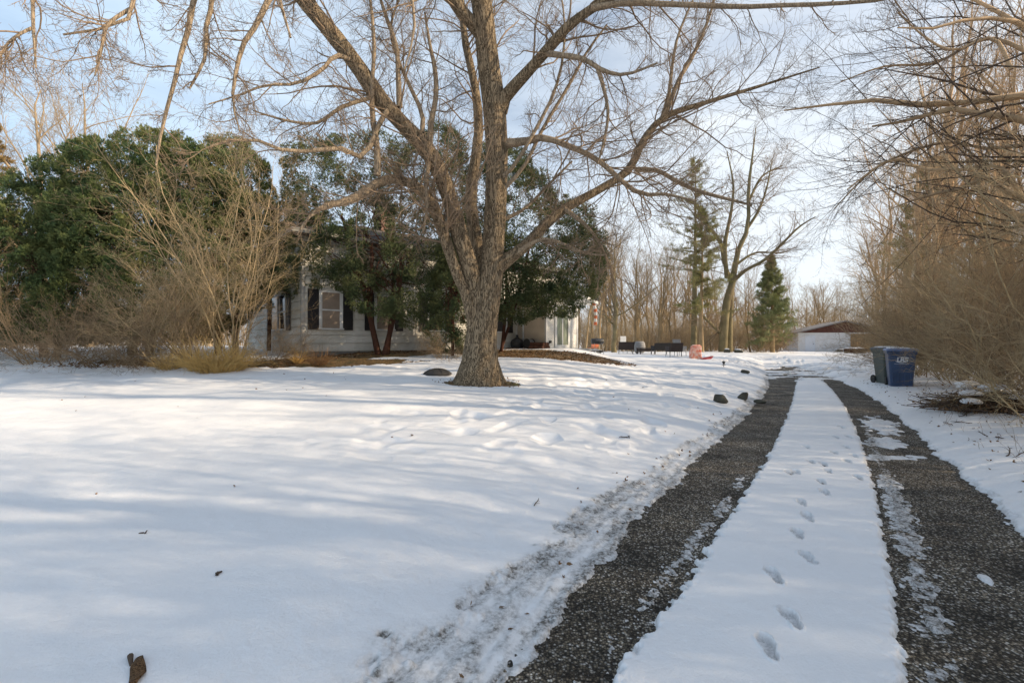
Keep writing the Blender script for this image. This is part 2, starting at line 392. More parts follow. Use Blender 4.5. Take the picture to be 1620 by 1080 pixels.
class Wood:
    """batches of polylines (N,K,3) with radii (N,K) that become one tube mesh"""
    def __init__(s): s.b = []
    def add(s, P, R, sides=3): s.b.append((P, R, sides)); return P, R
    def mesh(s, name):
        Vs, Fs, off = [], [], 0
        for P, R, m in s.b:
            n, k, _ = P.shape
            T = np.empty_like(P); T[:, 1:-1] = P[:, 2:]-P[:, :-2]; T[:, 0] = P[:, 1]-P[:, 0]; T[:, -1] = P[:, -1]-P[:, -2]
            T = unit(T); d = unit(P[:, -1]-P[:, 0])[:, None, :]
            ref = np.where(np.abs(d[..., 2:3]) < .8, np.array([0, 0, 1.]), np.array([1., 0, 0]))*np.ones_like(T)
            A = unit(np.cross(T, ref)); B = np.cross(T, A)
            th = np.arange(m)*2*PI/m
            V = P[:, :, None, :]+R[:, :, None, None]*(A[:, :, None, :]*np.cos(th)[:, None]+B[:, :, None, :]*np.sin(th)[:, None])
            i = np.arange(n)[:, None, None]*k*m+np.arange(k-1)[None, :, None]*m
            j = np.arange(m)[None, None, :]; j2 = (j+1) % m
            F = np.stack([i+j, i+j2, i+m+j2, i+m+j], -1).reshape(-1, 4)+off
            Vs.append(V.reshape(-1, 3)); Fs.append(F); off += n*k*m
        return mesh_np(name, np.vstack(Vs), np.vstack(Fs))
def grow(par, n, lo, hi, ln, ang, rng, K=5, up=.0, wig=.15, rf=.6, tip=.25, taper_len=.5, rmin=.0015, rmax=9, angv=.25, flat=0, side=None):
    P, R = par; N_, K0, _ = P.shape
    M = N_*n
    t = lo+(hi-lo)*((np.arange(n)[None, :]+rng.rand(N_, n))/n)
    ti = t*(K0-1); k = np.minimum(ti.astype(int), K0-2); f = (ti-k)[..., None]
    a = np.arange(N_)[:, None]
    O = (P[a, k]*(1-f)+P[a, k+1]*f).reshape(M, 3); T = unit(P[a, k+1]-P[a, k]).reshape(M, 3)
    r0 = (R[a, k]*(1-f[..., 0])+R[a, k+1]*f[..., 0]).reshape(M)
    rd = rng.randn(M, 3); rd[:, 2] *= (1-flat)
    if side is not None: rd += np.array(side)*1.2
    pr = unit(rd-T*(rd*T).sum(-1, keepdims=True))
    an = (ang*(1+angv*rng.randn(M)))[:, None]
    d = unit(T*np.cos(an)+pr*np.sin(an))
    plen = np.linalg.norm(np.diff(P, axis=1), axis=2).sum(1)
    L_ = (ln*(.55+.9*rng.rand(M))*(1-taper_len*t.reshape(M)))
    if ln < 0: L_ = -L_*np.repeat(plen, n)          # negative: a share of the parent's length
    st = (L_/(K-1))[:, None]
    C = np.empty((M, K, 3)); C[:, 0] = O
    for j in range(1, K):
        d = unit(d+wig*rng.randn(M, 3)+np.array([0, 0, up])/(K-1)*3)
        C[:, j] = C[:, j-1]+d*st
    rr = np.clip(r0*rf*(.7+.5*rng.rand(M)), rmin, rmax)
    RR = rr[:, None]*np.linspace(1, tip, K)[None, :]
    return C, np.maximum(RR, rmin*.6)
def cat(*bs):
    K = max(b[0].shape[1] for b in bs)
    return np.concatenate([b[0] for b in bs]), np.concatenate([b[1] for b in bs])
BARK = {}
def bark_mat(name, col, col2, depth=.02, sc=7):
    m = bpy.data.materials.new(name); m.use_nodes = True; n = m.node_tree; b = n.nodes['Principled BSDF']; b.inputs['Roughness'].default_value = .9
    b.inputs['Specular IOR Level'].default_value = .2
    t = n.nodes.new('ShaderNodeTexCoord'); mp = n.nodes.new('ShaderNodeMapping'); mp.inputs['Scale'].default_value = (1, 1, .06)
    n.links.new(t.outputs['Object'], mp.inputs[0])
    w = n.nodes.new('ShaderNodeTexNoise'); w.inputs['Scale'].default_value = 3; w.inputs['Detail'].default_value = 3; n.links.new(t.outputs['Object'], w.inputs['Vector'])
    va = n.nodes.new('ShaderNodeVectorMath'); va.operation = 'MULTIPLY_ADD'; n.links.new(w.outputs['Color'], va.inputs[0]); va.inputs[1].default_value = (.16, .16, .05); n.links.new(mp.outputs[0], va.inputs[2])
    v0 = n.nodes.new('ShaderNodeTexNoise'); v0.inputs['Scale'].default_value = sc*2.2; v0.inputs['Detail'].default_value = 2; n.links.new(va.outputs[0], v0.inputs['Vector'])
    v1 = n.nodes.new('ShaderNodeMath'); v1.operation = 'SUBTRACT'; n.links.new(v0.outputs[0], v1.inputs[0]); v1.inputs[1].default_value = .5
    v = n.nodes.new('ShaderNodeMath'); v.operation = 'ABSOLUTE'; n.links.new(v1.outputs[0], v.inputs[0])
    z = n.nodes.new('ShaderNodeTexNoise'); z.inputs['Scale'].default_value = sc*5; z.inputs['Detail'].default_value = 6; z.inputs['Roughness'].default_value = .7; n.links.new(va.outputs[0], z.inputs['Vector'])
    r = n.nodes.new('ShaderNodeMapRange'); r.inputs[1].default_value = 0; r.inputs[2].default_value = .075; n.links.new(v.outputs[0], r.inputs[0])
    h = n.nodes.new('ShaderNodeMath'); h.operation = 'MULTIPLY_ADD'; n.links.new(z.outputs[0], h.inputs[0]); h.inputs[1].default_value = 1.1; n.links.new(r.outputs[0], h.inputs[2])
    r2 = n.nodes.new('ShaderNodeMapRange'); r2.inputs[1].default_value = .45; r2.inputs[2].default_value = 1.75; n.links.new(h.outputs[0], r2.inputs[0])
    x = n.nodes.new('ShaderNodeMix'); x.data_type = 'RGBA'; n.links.new(r2.outputs[0], x.inputs['Factor'])
    x.inputs['A'].default_value = (*col2, 1); x.inputs['B'].default_value = (*col, 1)
    n.links.new(x.outputs['Result'], b.inputs['Base Color'])
    q = n.nodes.new('ShaderNodeBump'); q.inputs['Distance'].default_value = depth; n.links.new(h.outputs[0], q.inputs['Height']); n.links.new(q.outputs[0], b.inputs['Normal'])
    return m
M_BARK = bark_mat('ash_bark', (.38, .29, .185), (.055, .038, .024), .03, 14)
M_LIMB = bark_mat('limb_bark', (.40, .31, .21), (.16, .12, .085), .008, 14)
M_TWIG = mat('twig_bark', (.30, .22, .15), .85, .45, 1.5, spec=.2)
M_TWIGD = mat('dark_twig_bark', (.13, .095, .07), .85, .4, 1.5, spec=.2)
M_TAN = mat('tan_twig_bark', (.34, .245, .15), .85, .45, 1.2, spec=.2)
M_BRUSH = mat('brush_bark', (.60, .42, .25), .85, .55, 1.0, spec=.2)
M_FARB = mat('far_bark', (.36, .26, .145), .9, .45, .7, spec=.2)
M_GREENB = mat('mossy_bark', (.24, .20, .11), .9, .45, 1.0, spec=.2, bump=.02, bscale=12)
M_RED = mat('juniper_bark', (.12, .055, .035), .9, .5, 8, bump=.01, bscale=25, spec=.2, stretch=(1, 1, .25))
# ---- leaf sprays
def sprays(centers, dirs, size, rng, kind='scale'):
    """one flat feathery spray per centre: a fan of slim leaflets. Returns V, F, tint"""
    n = len(centers)
    if kind == 'scale': angs = np.array([-40, -12, 13, 42])*PI/180; lens = np.array([.75, 1.1, 1., .75]); wd = .125
    elif kind == 'needle': angs = np.array([-75, -45, -15, 15, 45, 75])*PI/180; lens = np.array([.7, .9, 1., 1., .9, .7]); wd = .055
    else: angs = np.array([-20, 0, 25])*PI/180; lens = np.array([.9, 1, .9]); wd = .2
    k = len(angs)
    d = unit(dirs); rv = rng.randn(n, 3); s_ = unit(np.cross(d, rv)); nn = np.cross(s_, d)
    a = angs[None, :]+rng.randn(n, k)*.15
    dd = d[:, None]*np.cos(a)[..., None]+s_[:, None]*np.sin(a)[..., None]+nn[:, None]*(rng.randn(n, k)*.22)[..., None]
    dd = unit(dd); sz = (size*(.7+.6*rng.rand(n)))[:, None]*lens*(.8+.4*rng.rand(n, k))
    pd = unit(np.cross(nn[:, None]+.4*rng.randn(n, k, 3), dd))
    O = centers[:, None]-d[:, None]*(size*.25)
    w = (sz*wd)[..., None]; sz = sz[..., None]
    V = np.stack([O+dd*sz*.08, O+dd*sz*.5+pd*w, O+dd*sz, O+dd*sz*.5-pd*w], 2).reshape(-1, 3)
    F = np.arange(n*k*4).reshape(-1, 4)
    return V, F, np.repeat(rng.rand(n), k*4)
def leaf_mat(name, dark, light, yellow, sc=1.6):
    m = bpy.data.materials.new(name); m.use_nodes = True; n = m.node_tree; b = n.nodes['Principled BSDF']
    b.inputs['Roughness'].default_value = .75; b.inputs['Specular IOR Level'].default_value = .25
    t = n.nodes.new('ShaderNodeTexCoord'); z = n.nodes.new('ShaderNodeTexNoise'); z.inputs['Scale'].default_value = sc; z.inputs['Detail'].default_value = 4
    n.links.new(t.outputs['Object'], z.inputs['Vector'])
    a = n.nodes.new('ShaderNodeAttribute'); a.attribute_name = 'tint'
    r = n.nodes.new('ShaderNodeMapRange'); r.inputs[1].default_value = .35; r.inputs[2].default_value = .68; n.links.new(z.outputs[0], r.inputs[0])
    x = n.nodes.new('ShaderNodeMix'); x.data_type = 'RGBA'; n.links.new(a.outputs['Fac'], x.inputs['Factor']); x.inputs['A'].default_value = (*dark, 1); x.inputs['B'].default_value = (*light, 1)
    y = n.nodes.new('ShaderNodeMix'); y.data_type = 'RGBA'; n.links.new(r.outputs[0], y.inputs['Factor']); n.links.new(x.outputs['Result'], y.inputs['A']); y.inputs['B'].default_value = (*yellow, 1)
    n.links.new(y.outputs['Result'], b.inputs['Base Color'])
    return m
M_ARB = leaf_mat('arborvitae_foliage', (.035, .068, .03), (.075, .125, .045), (.14, .155, .05))
M_JUN = leaf_mat('juniper_foliage', (.035, .058, .028), (.075, .108, .045), (.14, .15, .058))
M_PINE = leaf_mat('pine_needles', (.17, .175, .06), (.25, .25, .09), (.33, .28, .12), .6)
M_SPRUCE = leaf_mat('spruce_needles', (.16, .20, .09), (.25, .29, .13), (.33, .33, .15), .6)
M_LARCH = leaf_mat('larch_needles', (.20, .13, .05), (.32, .22, .09), (.25, .19, .08), .6)
def crown(lobes, nclump, per, size, rng, clump_r=(.25, .5), kind='scale', core=0, up=.35, floor=None):
    """clumps of sprays over ellipsoid lobes; lobes rows (x,y,z,rx,ry,rz)"""
    lb = np.array(lobes, float); area = lb[:, 3]*lb[:, 5]+lb[:, 4]*lb[:, 5]; idx = rng.choice(len(lb), nclump, p=area/area.sum())
    d = unit(rng.randn(nclump, 3)); C = lb[idx, :3]+d*lb[idx, 3:]*(.86+.2*rng.rand(nclump, 1))
    ins = np.zeros(nclump, bool)
    for j in range(len(lb)):
        e = (((C-lb[j, :3])/lb[j, 3:])**2).sum(1); ins |= (e < .62) & (idx != j)
    C = C[~ins]; dn = unit(d[~ins]/lb[idx[~ins], 3:])
    if floor is not None: k = C[:, 2] > floor; C = C[k]; dn = dn[k]
    n = len(C); cr = clump_r[0]+(clump_r[1]-clump_r[0])*rng.rand(n)**1.5
    q = unit(rng.randn(n, per, 3)+dn[:, None]*.9)
    ctr = C[:, None]+q*(cr[:, None, None])*(rng.rand(n, per, 1)**.4)
    dr = q+np.array([0, 0, up])+dn[:, None]*.3+.3*rng.randn(n, per, 3)
    ctr = ctr.reshape(-1, 3); dr = dr.reshape(-1, 3)
    if core:
        i2 = rng.choice(len(lb), core, p=area/area.sum()); dd = unit(rng.randn(core, 3))*rng.rand(core, 1)**.33*.8
        ctr = np.vstack([ctr, lb[i2, :3]+dd*lb[i2, 3:]]); dr = np.vstack([dr, rng.randn(core, 3)])
    return ctr, dr
def foliage_obj(name, ctr, dr, size, rng, kind, m, parent):
    V, F, t = sprays(ctr, dr, size, rng, kind)
    return link(name, mesh_np(name, V, F, False, {'tint': t}), m, parent)
# ================================================================ the big yard tree
BT = at(760, 606, 10.5)
def build_big_tree():
    rng = np.random.RandomState(11)
    root = empty('big_ash_tree', (BT.x, BT.y, BT.z), label='huge leafless ash tree with forking furrowed trunk in the middle of the snowy lawn', cat='tree')
    o0 = np.array([BT.x, BT.y, BT.z])
    def PL(rows, K=12):                                   # rows: px, py, distance, diameter in photo pixels
        a = [[*P3(x, y, D), w/2/720*D] for x, y, D, w in rows]
        a = resample(a, K); return a[None, :, :3]-o0, a[None, :, 3]
    trunk = PL([(757, 640, 10.5, 82), (757, 606, 10.5, 72), (758, 590, 10.5, 63), (759, 570, 10.5, 56), (761, 540, 10.5, 50), (765, 500, 10.5, 47), (771, 460, 10.5, 43), (778, 425, 10.5, 36), (781, 380, 10.5, 34.5),
                (784, 333, 10.5, 34), (786, 270, 10.45, 34), (785, 222, 10.4, 35), (781, 160, 10.3, 36), (774, 111, 10.2, 35), (768, 60, 10.1, 33), (763, 10, 10, 33), (752, -60, 9.9, 30), (760, -160, 9.8, 24), (790, -300, 9.8, 15), (800, -420, 9.8, 7)], 44)
    B = PL([(758, 540, 10.45, 30), (753, 470, 10.4, 28), (743, 422, 10.3, 27), (728, 375, 10.2, 27), (710, 310, 10.1, 26), (693, 267, 10, 26), (670, 230, 9.85, 26), (647, 207, 9.7, 26), (603, 159, 9.5, 25), (562, 100, 9.3, 25), (521, 48, 9.1, 25), (481, 0, 8.9, 24), (430, -70, 8.6, 24), (370, -170, 8.2, 18), (300, -280, 7.8, 10), (260, -380, 7.6, 5)], 34)
    Cc = PL([(753, 545, 10.35, 20), (742, 480, 10.3, 18), (722, 430, 10.2, 17), (708, 389, 10.1, 19), (695, 350, 10, 18), (681, 318, 9.9, 19), (664, 298, 9.85, 17), (647, 289, 9.8, 15), (632, 284, 9.75, 14)], 14)
    Dd = PL([(765, 470, 10.9, 22), (757, 400, 11, 20), (746, 340, 11.1, 19), (746, 290, 11.1, 18), (757, 215, 11.1, 15), (752, 140, 11.2, 13), (735, 60, 11.4, 11), (728, -40, 11.7, 8), (720, -180, 12, 4)], 20)
    E = PL([(775, 432, 10.5, 34), (800, 412, 10.5, 22), (825, 394, 10.5, 18), (845, 376, 10.55, 17), (863, 355, 10.6, 16), (880, 340, 10.6, 15), (900, 326, 10.7, 14), (955, 296, 10.8, 12.5), (996, 267, 10.9, 13), (1018, 222, 11, 11), (1052, 185, 11.1, 10), (1115, 163, 11.2, 7), (1200, 137, 11.3, 4.5), (1296, 107, 11.4, 2)], 30)
    F = PL([(790, 175, 10.3, 26), (800, 152, 10.2, 20), (822, 128, 10, 18), (867, 78, 9.7, 17), (900, 41, 9.5, 15), (948, 7, 9.3, 12), (1000, -20, 9.1, 10), (1100, -60, 8.9, 7), (1230, -100, 8.7, 3)], 22)
    G = PL([(795, 228, 10.4, 16), (830, 224, 10.2, 12), (859, 218, 10, 10), (904, 233, 9.8, 9), (948, 255, 9.6, 8), (1007, 304, 9.4, 7), (1052, 307, 9.2, 5), (1100, 318, 9, 3)], 16)
    H = PL([(762, 55, 10.1, 22), (745, 35, 10.0, 20), (728, 15, 9.9, 19), (708, -15, 9.7, 17), (670, -70, 9.4, 13), (620, -150, 9.2, 8), (560, -230, 9, 4)], 14)
    main = [(B, 12, 'limb'), (Cc, 10, 'limb'), (Dd, 10, 'limb'), (E, 8, 'limb'), (F, 8, 'limb'), (G, 7, 'limb'), (H, 8, 'limb')]
    sec = [PL(r, 12) for r in (
        [(632, 284, 9.75, 15), (606, 285, 9.6, 15), (585, 298, 9.4, 14), (562, 312, 9.2, 13), (535, 322, 9.0, 11), (514, 326, 8.8, 9), (488, 344, 8.5, 5), (470, 372, 8.3, 2)],
        [(597, 278, 9.2, 11), (597, 237, 9.2, 10), (590, 190, 9.3, 9), (588, 140, 9.3, 7), (592, 80, 9.3, 6), (588, 20, 9.3, 5), (580, -40, 9.2, 3)],
        [(632, 170, 9.6, 10), (630, 120, 9.6, 8), (627, 74, 9.6, 7), (612, 30, 9.6, 6), (599, -10, 9.6, 4)],
        [(680, 235, 9.9, 10), (681, 200, 9.9, 9), (690, 150, 9.9, 8), (688, 110, 9.9, 7), (680, 70, 9.9, 5), (672, 20, 9.9, 3)],
        [(668, 210, 9.8, 8), (668, 180, 9.8, 7), (650, 140, 9.8, 6), (628, 90, 9.7, 5), (618, 40, 9.7, 4), (640, -20, 9.7, 3)],
        [(680, 250, 9.9, 7), (674, 290, 9.6, 7), (676, 330, 9.5, 5), (668, 370, 9.4, 3)],
        [(615, 172, 9.5, 9), (600, 196, 9.2, 8), (588, 225, 9.1, 8), (575, 250, 9.0, 8), (551, 236, 8.8, 8), (507, 237, 8.5, 7), (465, 240, 8.2, 6), (437, 235, 8.0, 6), (393, 219, 7.7, 5), (333, 231, 7.4, 3)],
        [(555, 95, 9.2, 8), (530, 88, 8.9, 7), (510, 110, 8.6, 6), (470, 132, 8.3, 5), (420, 135, 8, 4), (380, 150, 7.8, 3), (330, 165, 7.6, 2)],
        [(585, 155, 9.3, 7), (540, 170, 9, 6), (500, 195, 8.7, 5), (450, 190, 8.4, 4), (400, 175, 8.2, 2)],
        [(790, 285, 10.4, 8), (815, 260, 10.1, 6), (850, 200, 9.9, 5.5), (875, 150, 9.8, 5), (890, 95, 9.7, 4), (893, 30, 9.6, 3), (885, -20, 9.6, 2)],
        [(796, 300, 10.4, 7), (830, 262, 10.2, 6), (858, 205, 10.1, 5.5), (900, 135, 10, 5), (930, 80, 10, 4), (960, 40, 10, 3)],
        [(1004, 268, 10.9, 8), (1040, 270, 10.7, 7), (1074, 289, 10.5, 6.5), (1110, 304, 10.3, 6), (1152, 315, 10.1, 5), (1190, 325, 10, 3)],
        [(1052, 185, 11.1, 8), (1074, 126, 11.3, 7), (1096, 89, 11.4, 6), (1126, 15, 11.6, 4), (1140, -60, 11.7, 2)],
        [(1046, 190, 11.1, 7), (1058, 150, 11, 6), (1064, 100, 11, 5), (1075, 50, 11, 4), (1110, -30, 11, 2)],
        [(867, 85, 9.7, 10), (890, 88, 9.4, 9), (922, 93, 9.2, 8), (955, 112, 9, 7), (990, 118, 8.8, 5), (1040, 100, 8.6, 3)],
        [(945, 106, 9.1, 8), (955, 140, 9, 6), (962, 180, 9, 5), (955, 225, 9, 4), (945, 260, 9, 2)],
        [(935, 14, 9.3, 11), (985, 5, 9.1, 9), (1060, 7, 8.9, 8), (1170, 11, 8.6, 7), (1230, 9, 8.4, 6.5), (1296, 7, 8.2, 6), (1380, 2, 8, 5), (1440, -8, 7.8, 3)],
        [(893, 330, 10.6, 8), (935, 365, 10.3, 5), (965, 420, 10.1, 3.5), (975, 470, 10, 2)],
        [(812, 405, 10.5, 10), (850, 380, 10.2, 6), (880, 382, 10, 5), (925, 400, 9.8, 4), (960, 404, 9.7, 2.5)],
        [(790, 350, 10.6, 8), (830, 330, 10.9, 5), (870, 290, 11, 4), (905, 255, 11, 3)],
        [(455, -40, 8.7, 14), (425, 0, 8.2, 9), (407, 37, 8.0, 8), (385, 70, 7.9, 7), (374, 111, 7.8, 6), (368, 160, 7.7, 4), (380, 210, 7.7, 2)],
        [(400, -120, 8.4, 14), (330, -60, 7.8, 9), (307, 0, 7.6, 8), (300, 40, 7.6, 8), (289, 74, 7.5, 7), (276, 130, 7.5, 6), (262, 180, 7.5, 5), (252, 225, 7.5, 4), (247, 262, 7.5, 3)],
        [(345, -200, 8, 12), (250, -120, 7.2, 9), (210, -40, 6.8, 7), (215, 10, 6.7, 6), (195, 35, 6.6, 5), (150, 48, 6.5, 4), (100, 55, 6.4, 3)],
        [(300, -280, 7.8, 9), (160, -180, 6.6, 7), (70, -60, 6.0, 6), (48, 0, 5.9, 5), (52, 40, 5.9, 4.5), (58, 75, 5.9, 3.5), (57, 108, 5.9, 2)],
        [(50, 45, 5.9, 5), (30, 55, 5.8, 4), (10, 72, 5.8, 3.5), (-10, 110, 5.7, 2.5)],
        [(420, -60, 8.6, 10), (345, -30, 8, 8), (335, 10, 7.9, 7), (325, 50, 7.8, 6), (325, 90, 7.8, 5), (300, 140, 7.7, 3)],
        [(205, 15, 6.7, 6), (170, 40, 6.5, 5), (160, 80, 6.4, 4), (150, 120, 6.3, 2)],
        [(560, -230, 9, 10), (480, -150, 7.8, 8), (440, -60, 7.2, 6), (445, 10, 7, 5), (460, 60, 7, 3)],
        [(620, -150, 9.2, 10), (640, -60, 8.4, 7), (652, 0, 8.1, 5), (655, 50, 8, 4), (640, 110, 8, 2)])]
    # trunk with flared, lobed foot
    P, R = trunk; n, k, _ = P.shape; m = 36
    th = np.arange(m)*2*PI/m; z = P[0, :, 2]
    lob = np.zeros((k, m))
    for a0, st, w_ in ((.25, .34, .5), (1.6, .25, .5), (2.9, .30, .45), (3.95, .34, .45), (5.0, .20, .5)):
        dth = np.angle(np.exp(1j*(th-a0))); lob += st*np.exp(-(dth/w_)**2)[None, :]*np.exp(-np.maximum(z, 0)/.22)[:, None]
    fold = .02*np.sin(th*7+z[:, None]*1.2)*np.exp(-z/1.2)[:, None]+.02*np.sin(th*11-z[:, None]*2)+.02*fbm(np.cos(th)[None]*2+z[:, None]*.3, np.sin(th)[None]*2+z[:, None]*1.7, .5, 3, 3)
    RR = R[0][:, None]*(1+lob+fold)
    V = P[0][:, None, :]+np.stack([RR*np.cos(th), RR*np.sin(th), 0*RR], -1)
    i = np.arange(k-1)[:, None]*m; j = np.arange(m)[None]
    Fc = np.stack([i+j, i+(j+1) % m, i+m+(j+1) % m, i+m+j], -1).reshape(-1, 4)
    link('trunk', mesh_np('trunk', V.reshape(-1, 3), Fc), M_BARK, root)
    for g, s_, nm in main:
        w = Wood(); w.add(g[0], g[1]*(1+.04*rng.randn(*g[1].shape)), 16); link('limb', w.mesh('limb'), M_BARK if s_ > 7 else M_LIMB, root)
    w = Wood()
    for s_ in sec: w.add(s_[0], s_[1], 8)
    link('branches', w.mesh('branches'), M_LIMB, root)
    # twigs
    w = Wood()
    def cut(g, a): n_ = int(g[0].shape[1]*a); x = resample(np.concatenate([g[0][0, n_:], g[1][0, n_:, None]], 1), 12); return x[None, :, :3], x[None, :, 3]
    bigs = cat(*[cut(g, a) for g, a in ((trunk, .5), (B, .22), (Cc, .5), (Dd, .3), (E, .3), (F, .1), (G, .2), (H, .1))])
    secs = cat(*sec)
    l1 = grow(bigs, 26, .03, .97, 2.2, .85, rng, 9, up=.06, wig=.16, rf=.32, tip=.25, taper_len=.35, rmin=.006, rmax=.024)
    l1d = grow(bigs, 9, .1, 1, 1.9, 1.1, rng, 9, up=-.14, wig=.18, rf=.3, tip=.25, taper_len=.3, rmin=.006, rmax=.018)
    l1b = grow(secs, 10, .15, 1, 1.05, .8, rng, 9, up=.03, wig=.16, rf=.6, tip=.3, taper_len=.3, rmin=.004, rmax=.014)
    allp = cat(l1, l1b, l1d)
    l2 = grow(allp, 8, .12, 1, -.45, .75, rng, 6, up=.03, wig=.18, rf=.55, tip=.4, taper_len=.45, rmin=.003, rmax=.008)
    l2b = grow(secs, 14, .2, 1, .45, .9, rng, 6, up=.03, wig=.2, rf=.4, tip=.4, rmin=.003, rmax=.006)
    pl2 = cat(l2, l2b)
    l3 = grow(pl2, 7, .12, 1, -.7, .75, rng, 5, up=.02, wig=.2, rf=.6, tip=.5, taper_len=.4, rmin=.0028, rmax=.004)
    for b_, s_ in ((l1, 5), (l1b, 4), (l1d, 5), (l2, 3), (l2b, 3), (l3, 3)): w.add(b_[0], b_[1], s_)
    print('big tree twigs', len(l1[0]), len(l2[0]), len(l3[0]))
    link('crown', w.mesh('crown'), M_TWIG, root)
build_big_tree()
# ================================================================ buildings
M_SIDE = mat('old_white_siding', (.74, .71, .64), .7, .0, 1.0, col2=(.46, .44, .37), bump=.002, bscale=60)
M_TRIM = mat('white_trim_paint', (.68, .68, .66), .5, .12, 6)
M_SHUT = mat('black_shutter_paint', (.012, .010, .011), .6, .3, 8)
M_SHADE = mat('window_blind', (.30, .235, .18), .8, .15, 4)
M_GLASS = mat('dark_window_glass', (.03, .035, .04), .08, .3, 1, spec=.8)
M_ROOF = mat('roof_shingles', (.10, .085, .075), .9, .35, 9, bump=.01, bscale=25)
M_BEIGE = mat('beige_panel', (.62, .53, .42), .8, .15, 2.5)
M_FOUND = mat('foundation', (.22, .21, .19), .9, .3, 5, bump=.01)
def brick_mat(name, col, mortar, sc=1, bw=.2, rh=.067, axis='XZ', bump=.006):
    m = bpy.data.materials.new(name); m.use_nodes = True; n = m.node_tree; b = n.nodes['Principled BSDF']; b.inputs['Roughness'].default_value = .75
    t = n.nodes.new('ShaderNodeTexCoord'); s = n.nodes.new('ShaderNodeSeparateXYZ'); c = n.nodes.new('ShaderNodeCombineXYZ')
    n.links.new(t.outputs['Object'], s.inputs[0]); n.links.new(s.outputs[axis[0]], c.inputs[0]); n.links.new(s.outputs[axis[1]], c.inputs[1])
    k = n.nodes.new('ShaderNodeTexBrick'); n.links.new(c.outputs[0], k.inputs['Vector'])
    k.inputs['Scale'].default_value = sc; k.inputs['Brick Width'].default_value = bw; k.inputs['Row Height'].default_value = rh
    k.inputs['Mortar Size'].default_value = .008; k.inputs['Mortar Smooth'].default_value = .3
    k.inputs['Color1'].default_value = (*col, 1); k.inputs['Color2'].default_value = (*[v*.86 for v in col], 1); k.inputs['Mortar'].default_value = (*mortar, 1)
    n.links.new(k.outputs['Color'], b.inputs['Base Color'])
    q = n.nodes.new('ShaderNodeBump'); q.invert = True; q.inputs['Distance'].default_value = bump; n.links.new(k.outputs['Fac'], q.inputs['Height']); n.links.new(q.outputs[0], b.inputs['Normal'])
    return m
M_BRICK = brick_mat('white_painted_brick', (.80, .78, .72), (.6, .58, .54))
def lapped(mb, length, z0, z1, course, M, t=.032, cutx=None):
    z = z0; k = 0
    while z < z1-.02:
        h = min(course, z1-z)
        # shingles of 0.6 m with tight joints
        x = -(k % 2)*.3
        while x < length-.001:
            a, b = max(x, 0)+.0015, min(x+.6, length)-.0015
            if b-a > .02:
                mb.add([(a, -t, z+.022), (b, -t, z+.022), (b, -.004, z+h+.01), (a, -.004, z+h+.01), (a, .03, z+.022), (b, .03, z+.022), (b, .03, z+h+.01), (a, .03, z+h+.01)],
                       [(0, 1, 2, 3), (4, 7, 6, 5), (0, 4, 5, 1), (0, 3, 7, 4), (1, 5, 6, 2), (3, 2, 6, 7)], M)
            x += .6
        z += course; k += 1
def window(parent, x, z0, z1, hw, M, shutters=(1, 1), blind=True, panes=1, sw=.36):
    f = MB(M); t = .07
    f.box((x-hw, -.06, z0), (x-hw+t, -.0195, z1)); f.box((x+hw-t, -.06, z0), (x+hw, -.0195, z1)); f.box((x-hw+t, -.058, z1-t), (x+hw-t, -.0195, z1))
    f.box((x-hw-.03, -.085, z0-.05), (x+hw+.03, -.0195, z0))
    zm = (z0+z1)/2-.02
    f.box((x-hw+t, -.05, zm-.025), (x+hw-t, -.0195, zm+.025))
    for sx in (x-hw+t, x+hw-t-.035): f.box((sx, -.045, z0), (sx+.035, -.0195, z1-t))
    for k in range(1, panes):
        xx = x-hw+2*hw*k/panes; f.box((xx-.04, -.062, z0), (xx+.04, -.0195, z1-t-.001))
    w = f.build('window', M_TRIM, parent)
    g = MB(M); g.box((x-hw+t, -.028, z0), (x+hw-t, -.0205, z1-t)); g.build('pane', M_SHADE if blind else M_GLASS, w)
    for s, on in zip((-1, 1), shutters):
        if not on: continue
        q = MB(M); xa_, xb_ = (x-hw-.01-sw, x-hw-.01) if s < 0 else (x+hw+.01, x+hw+.01+sw)
        q.box((xa_, -.05, z0-.06), (xb_, -.0197, z1+.02))
        zz = z0+.02
        while zz < z1-.08:
            if abs(zz-zm) > .06: q.box((xa_+.045, -.058, zz), (xb_-.045, -.049, zz+.025))
            zz += .05
        q.build('shutter', M_SHUT, parent)
HTH = math.radians(42.3); HO = Vector((-7.05, 15.3, 1.12))
